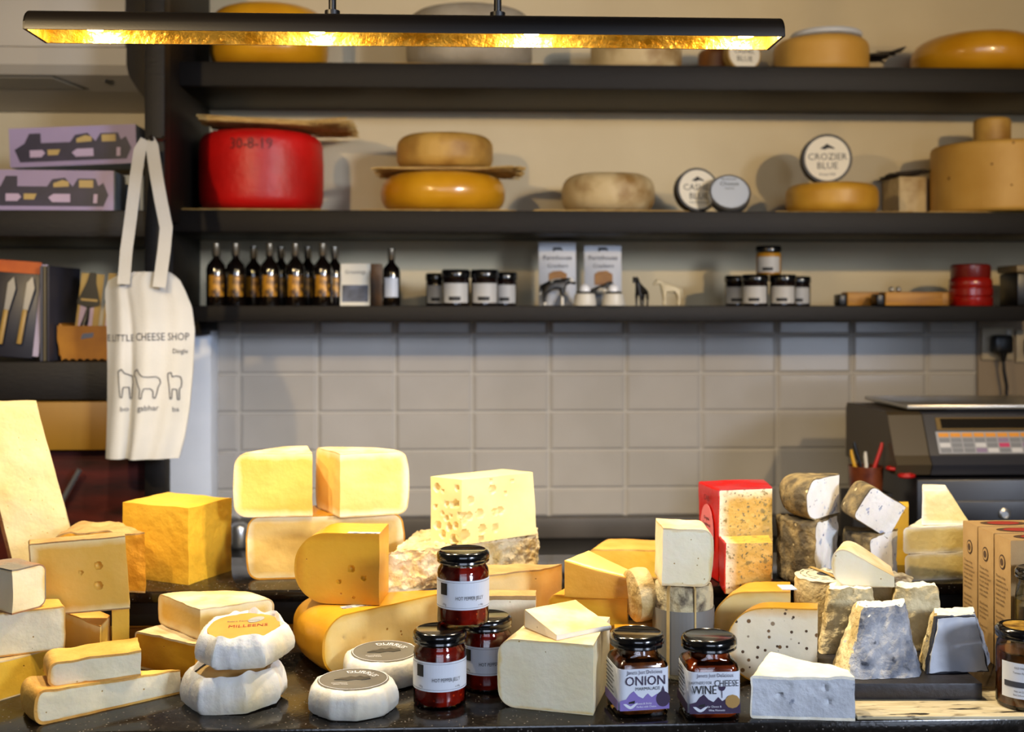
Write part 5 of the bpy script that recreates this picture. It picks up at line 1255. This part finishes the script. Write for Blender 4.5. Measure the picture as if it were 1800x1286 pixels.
# handles: two straps rising to the hook
def strap(name, pts, w_):
    bm = bmesh.new(); pr = []
    P = [Vector(((px-264)*kx, yy, (805-py)*kx)) for px, py, yy in pts]
    for i, p in enumerate(P):
        t_ = (P[min(i+1, len(P)-1)]-P[max(0, i-1)]).normalized(); n_ = Vector((0, 1, 0)); s_ = t_.cross(n_).normalized()*w_/2
        pr.append([bm.verts.new(q) for q in (p-s_, p+s_, p+s_+Vector((0, .0015, 0)), p-s_+Vector((0, .0015, 0)))])
    for a_, b_ in zip(pr, pr[1:]):
        for k in range(4): bm.faces.new((a_[k], a_[(k+1) % 4], b_[(k+1) % 4], b_[k]))
    bm.faces.new(pr[0]); bm.faces.new(pr[-1]); return bmo(name, bm, cloth, tb, angle=60)
strap('handle', [(225, 500, -.030), (227, 440, -.018), (232, 380, -.006), (238, 310, .004), (243, 262, .012), (252, 243, .022)], .0245)
strap('handle', [(286, 505, -.030), (292, 440, -.018), (294, 400, -.010), (282, 350, .0), (272, 300, .006), (264, 255, .014), (256, 243, .022)], .026)
tk = M('bag_ink', '3c3c42', .7)
def bagtext(s, px, py, size, align='CENTER', sq=1): return text('lettering', s, size*kx, tk, tb, lambda x, y: onbag(px+x/kx, py-y/kx, .0016), align=align, squash=sq)
bagtext('THE LITTLE', 238, 594, 17, 'RIGHT', .8); bagtext('CHEESE SHOP', 243, 592, 19, 'LEFT', .75); bagtext('Dingle', 304, 617, 12, 'LEFT', .8)
bagtext('gabhar', 264, 716, 14, sq=.9); bagtext('ba', 309, 719, 12)
bagtext('bo', 221, 718, 12)
def outline_(pts, w_=.9):
    for (a_, b_), (c_, d_) in zip(pts, pts[1:]):
        dx, dy = c_-a_, d_-b_; L_ = hypot(dx, dy) or 1; nx_, ny_ = -dy/L_*w_, dx/L_*w_
        yield [(a_-nx_, b_-ny_), (c_-nx_, d_-ny_), (c_+nx_, d_+ny_), (a_+nx_, b_+ny_)]
def draw(name, pts):
    vs, fs = [], []
    for q in outline_(pts):
        b_ = len(vs); vs += [onbag(x, y, .0016) for x, y in q]; fs.append((b_, b_+1, b_+2, b_+3))
    return mobj(name, vs, fs, tk, tb)
draw('goat_drawing', [(240, 652), (246, 648), (250, 656), (256, 661), (266, 662), (276, 661), (282, 664), (284, 672), (280, 680), (278, 690), (275, 699), (272, 698), (272, 686), (268, 682), (258, 682), (255, 690), (254, 699), (250, 699), (251, 684), (246, 672), (243, 662), (239, 660), (240, 652)])
draw('sheep_drawing', [(296, 656), (302, 654), (304, 662), (310, 660), (317, 662), (319, 670), (318, 680), (315, 683), (315, 702), (312, 702), (311, 684), (304, 683), (303, 700), (300, 700), (299, 680), (297, 668), (296, 656)])
draw('cow_drawing', [(212, 652), (218, 648), (222, 655), (228, 658), (234, 660), (235, 672), (232, 700), (229, 700), (228, 680), (220, 680), (218, 698), (215, 697), (213, 672), (212, 652)])
hx, hy = at(266, dB)
hk = thing('wall_hook', 'black hook on the post holding the tote bag', 'hook', (hx, hy, zpx(246, cx_, cy_)))
tube('hook', [(0, ypf-hy-.001, .02), (0, ypf-hy-.02, .012), (-.004, .012, .004), (-.006, .008, .012)], .004, darkmetal, hk)

# ------------------------------------------------------------------ sub-parts: prints belong to the label or panel they are on
HOST = {'jelly_jar': 'label', 'square_jar': 'label', 'chutney_jar': 'label', 'round_box': 'label', 'wrapped_cheese': 'label', 'cracker_box': 'carton', 'pouch': 'bag',
        'raclette_box': 'front_print', 'tote_bag': 'bag_body', 'greeting_card': 'card', 'cheese_wedge': 'label', 'cheese_drum': 'paper_top', 'small_jar': 'label', 'cheese_slicer': 'blade'}
KIDS = ('lettering', 'artwork', 'label_logo', 'label_border', 'label_ring', 'bowl_drawing', 'side_print', 'badge', 'stamp', 'stamp_ring', 'top_mark', 'cow_drawing', 'goat_drawing', 'sheep_drawing',
        'printed_machine', 'printed_cheese', 'printed_pan', 'printed_ring', 'oval_mark', 'window', 'picture', 'slot')
base = lambda n: n.rsplit('.', 1)[0] if n[-3:].isdigit() else n
for r in [o for o in COL.objects if o.parent is None]:
    k = base(r.name)
    ch = list(r.children)
    def rep(kids, host):
        h = next((c for c in ch if base(c.name) == host), None)
        if h:
            for c in ch:
                if c is not h and base(c.name) in kids: c.parent = h
    if k in HOST: rep(KIDS, HOST[k])
    if k == 'round_cheese': pass
    if k == 'shop_scale': rep(('key',), 'key_panel'); rep(('display',), 'display_frame')
    if k == 'cash_till': rep(('key_lock',), 'drawer_front')
    if k == 'chutney_jar': rep(('lid_sticker',), 'lid')
    if k == 'pendant_lamp': rep(('rod_collar',), 'suspension_rod')
    if k == 'air_conditioner': rep(('vent_flap', 'flap_gap', 'indicator'), 'housing')
    if k == 'cheese_knife': pass
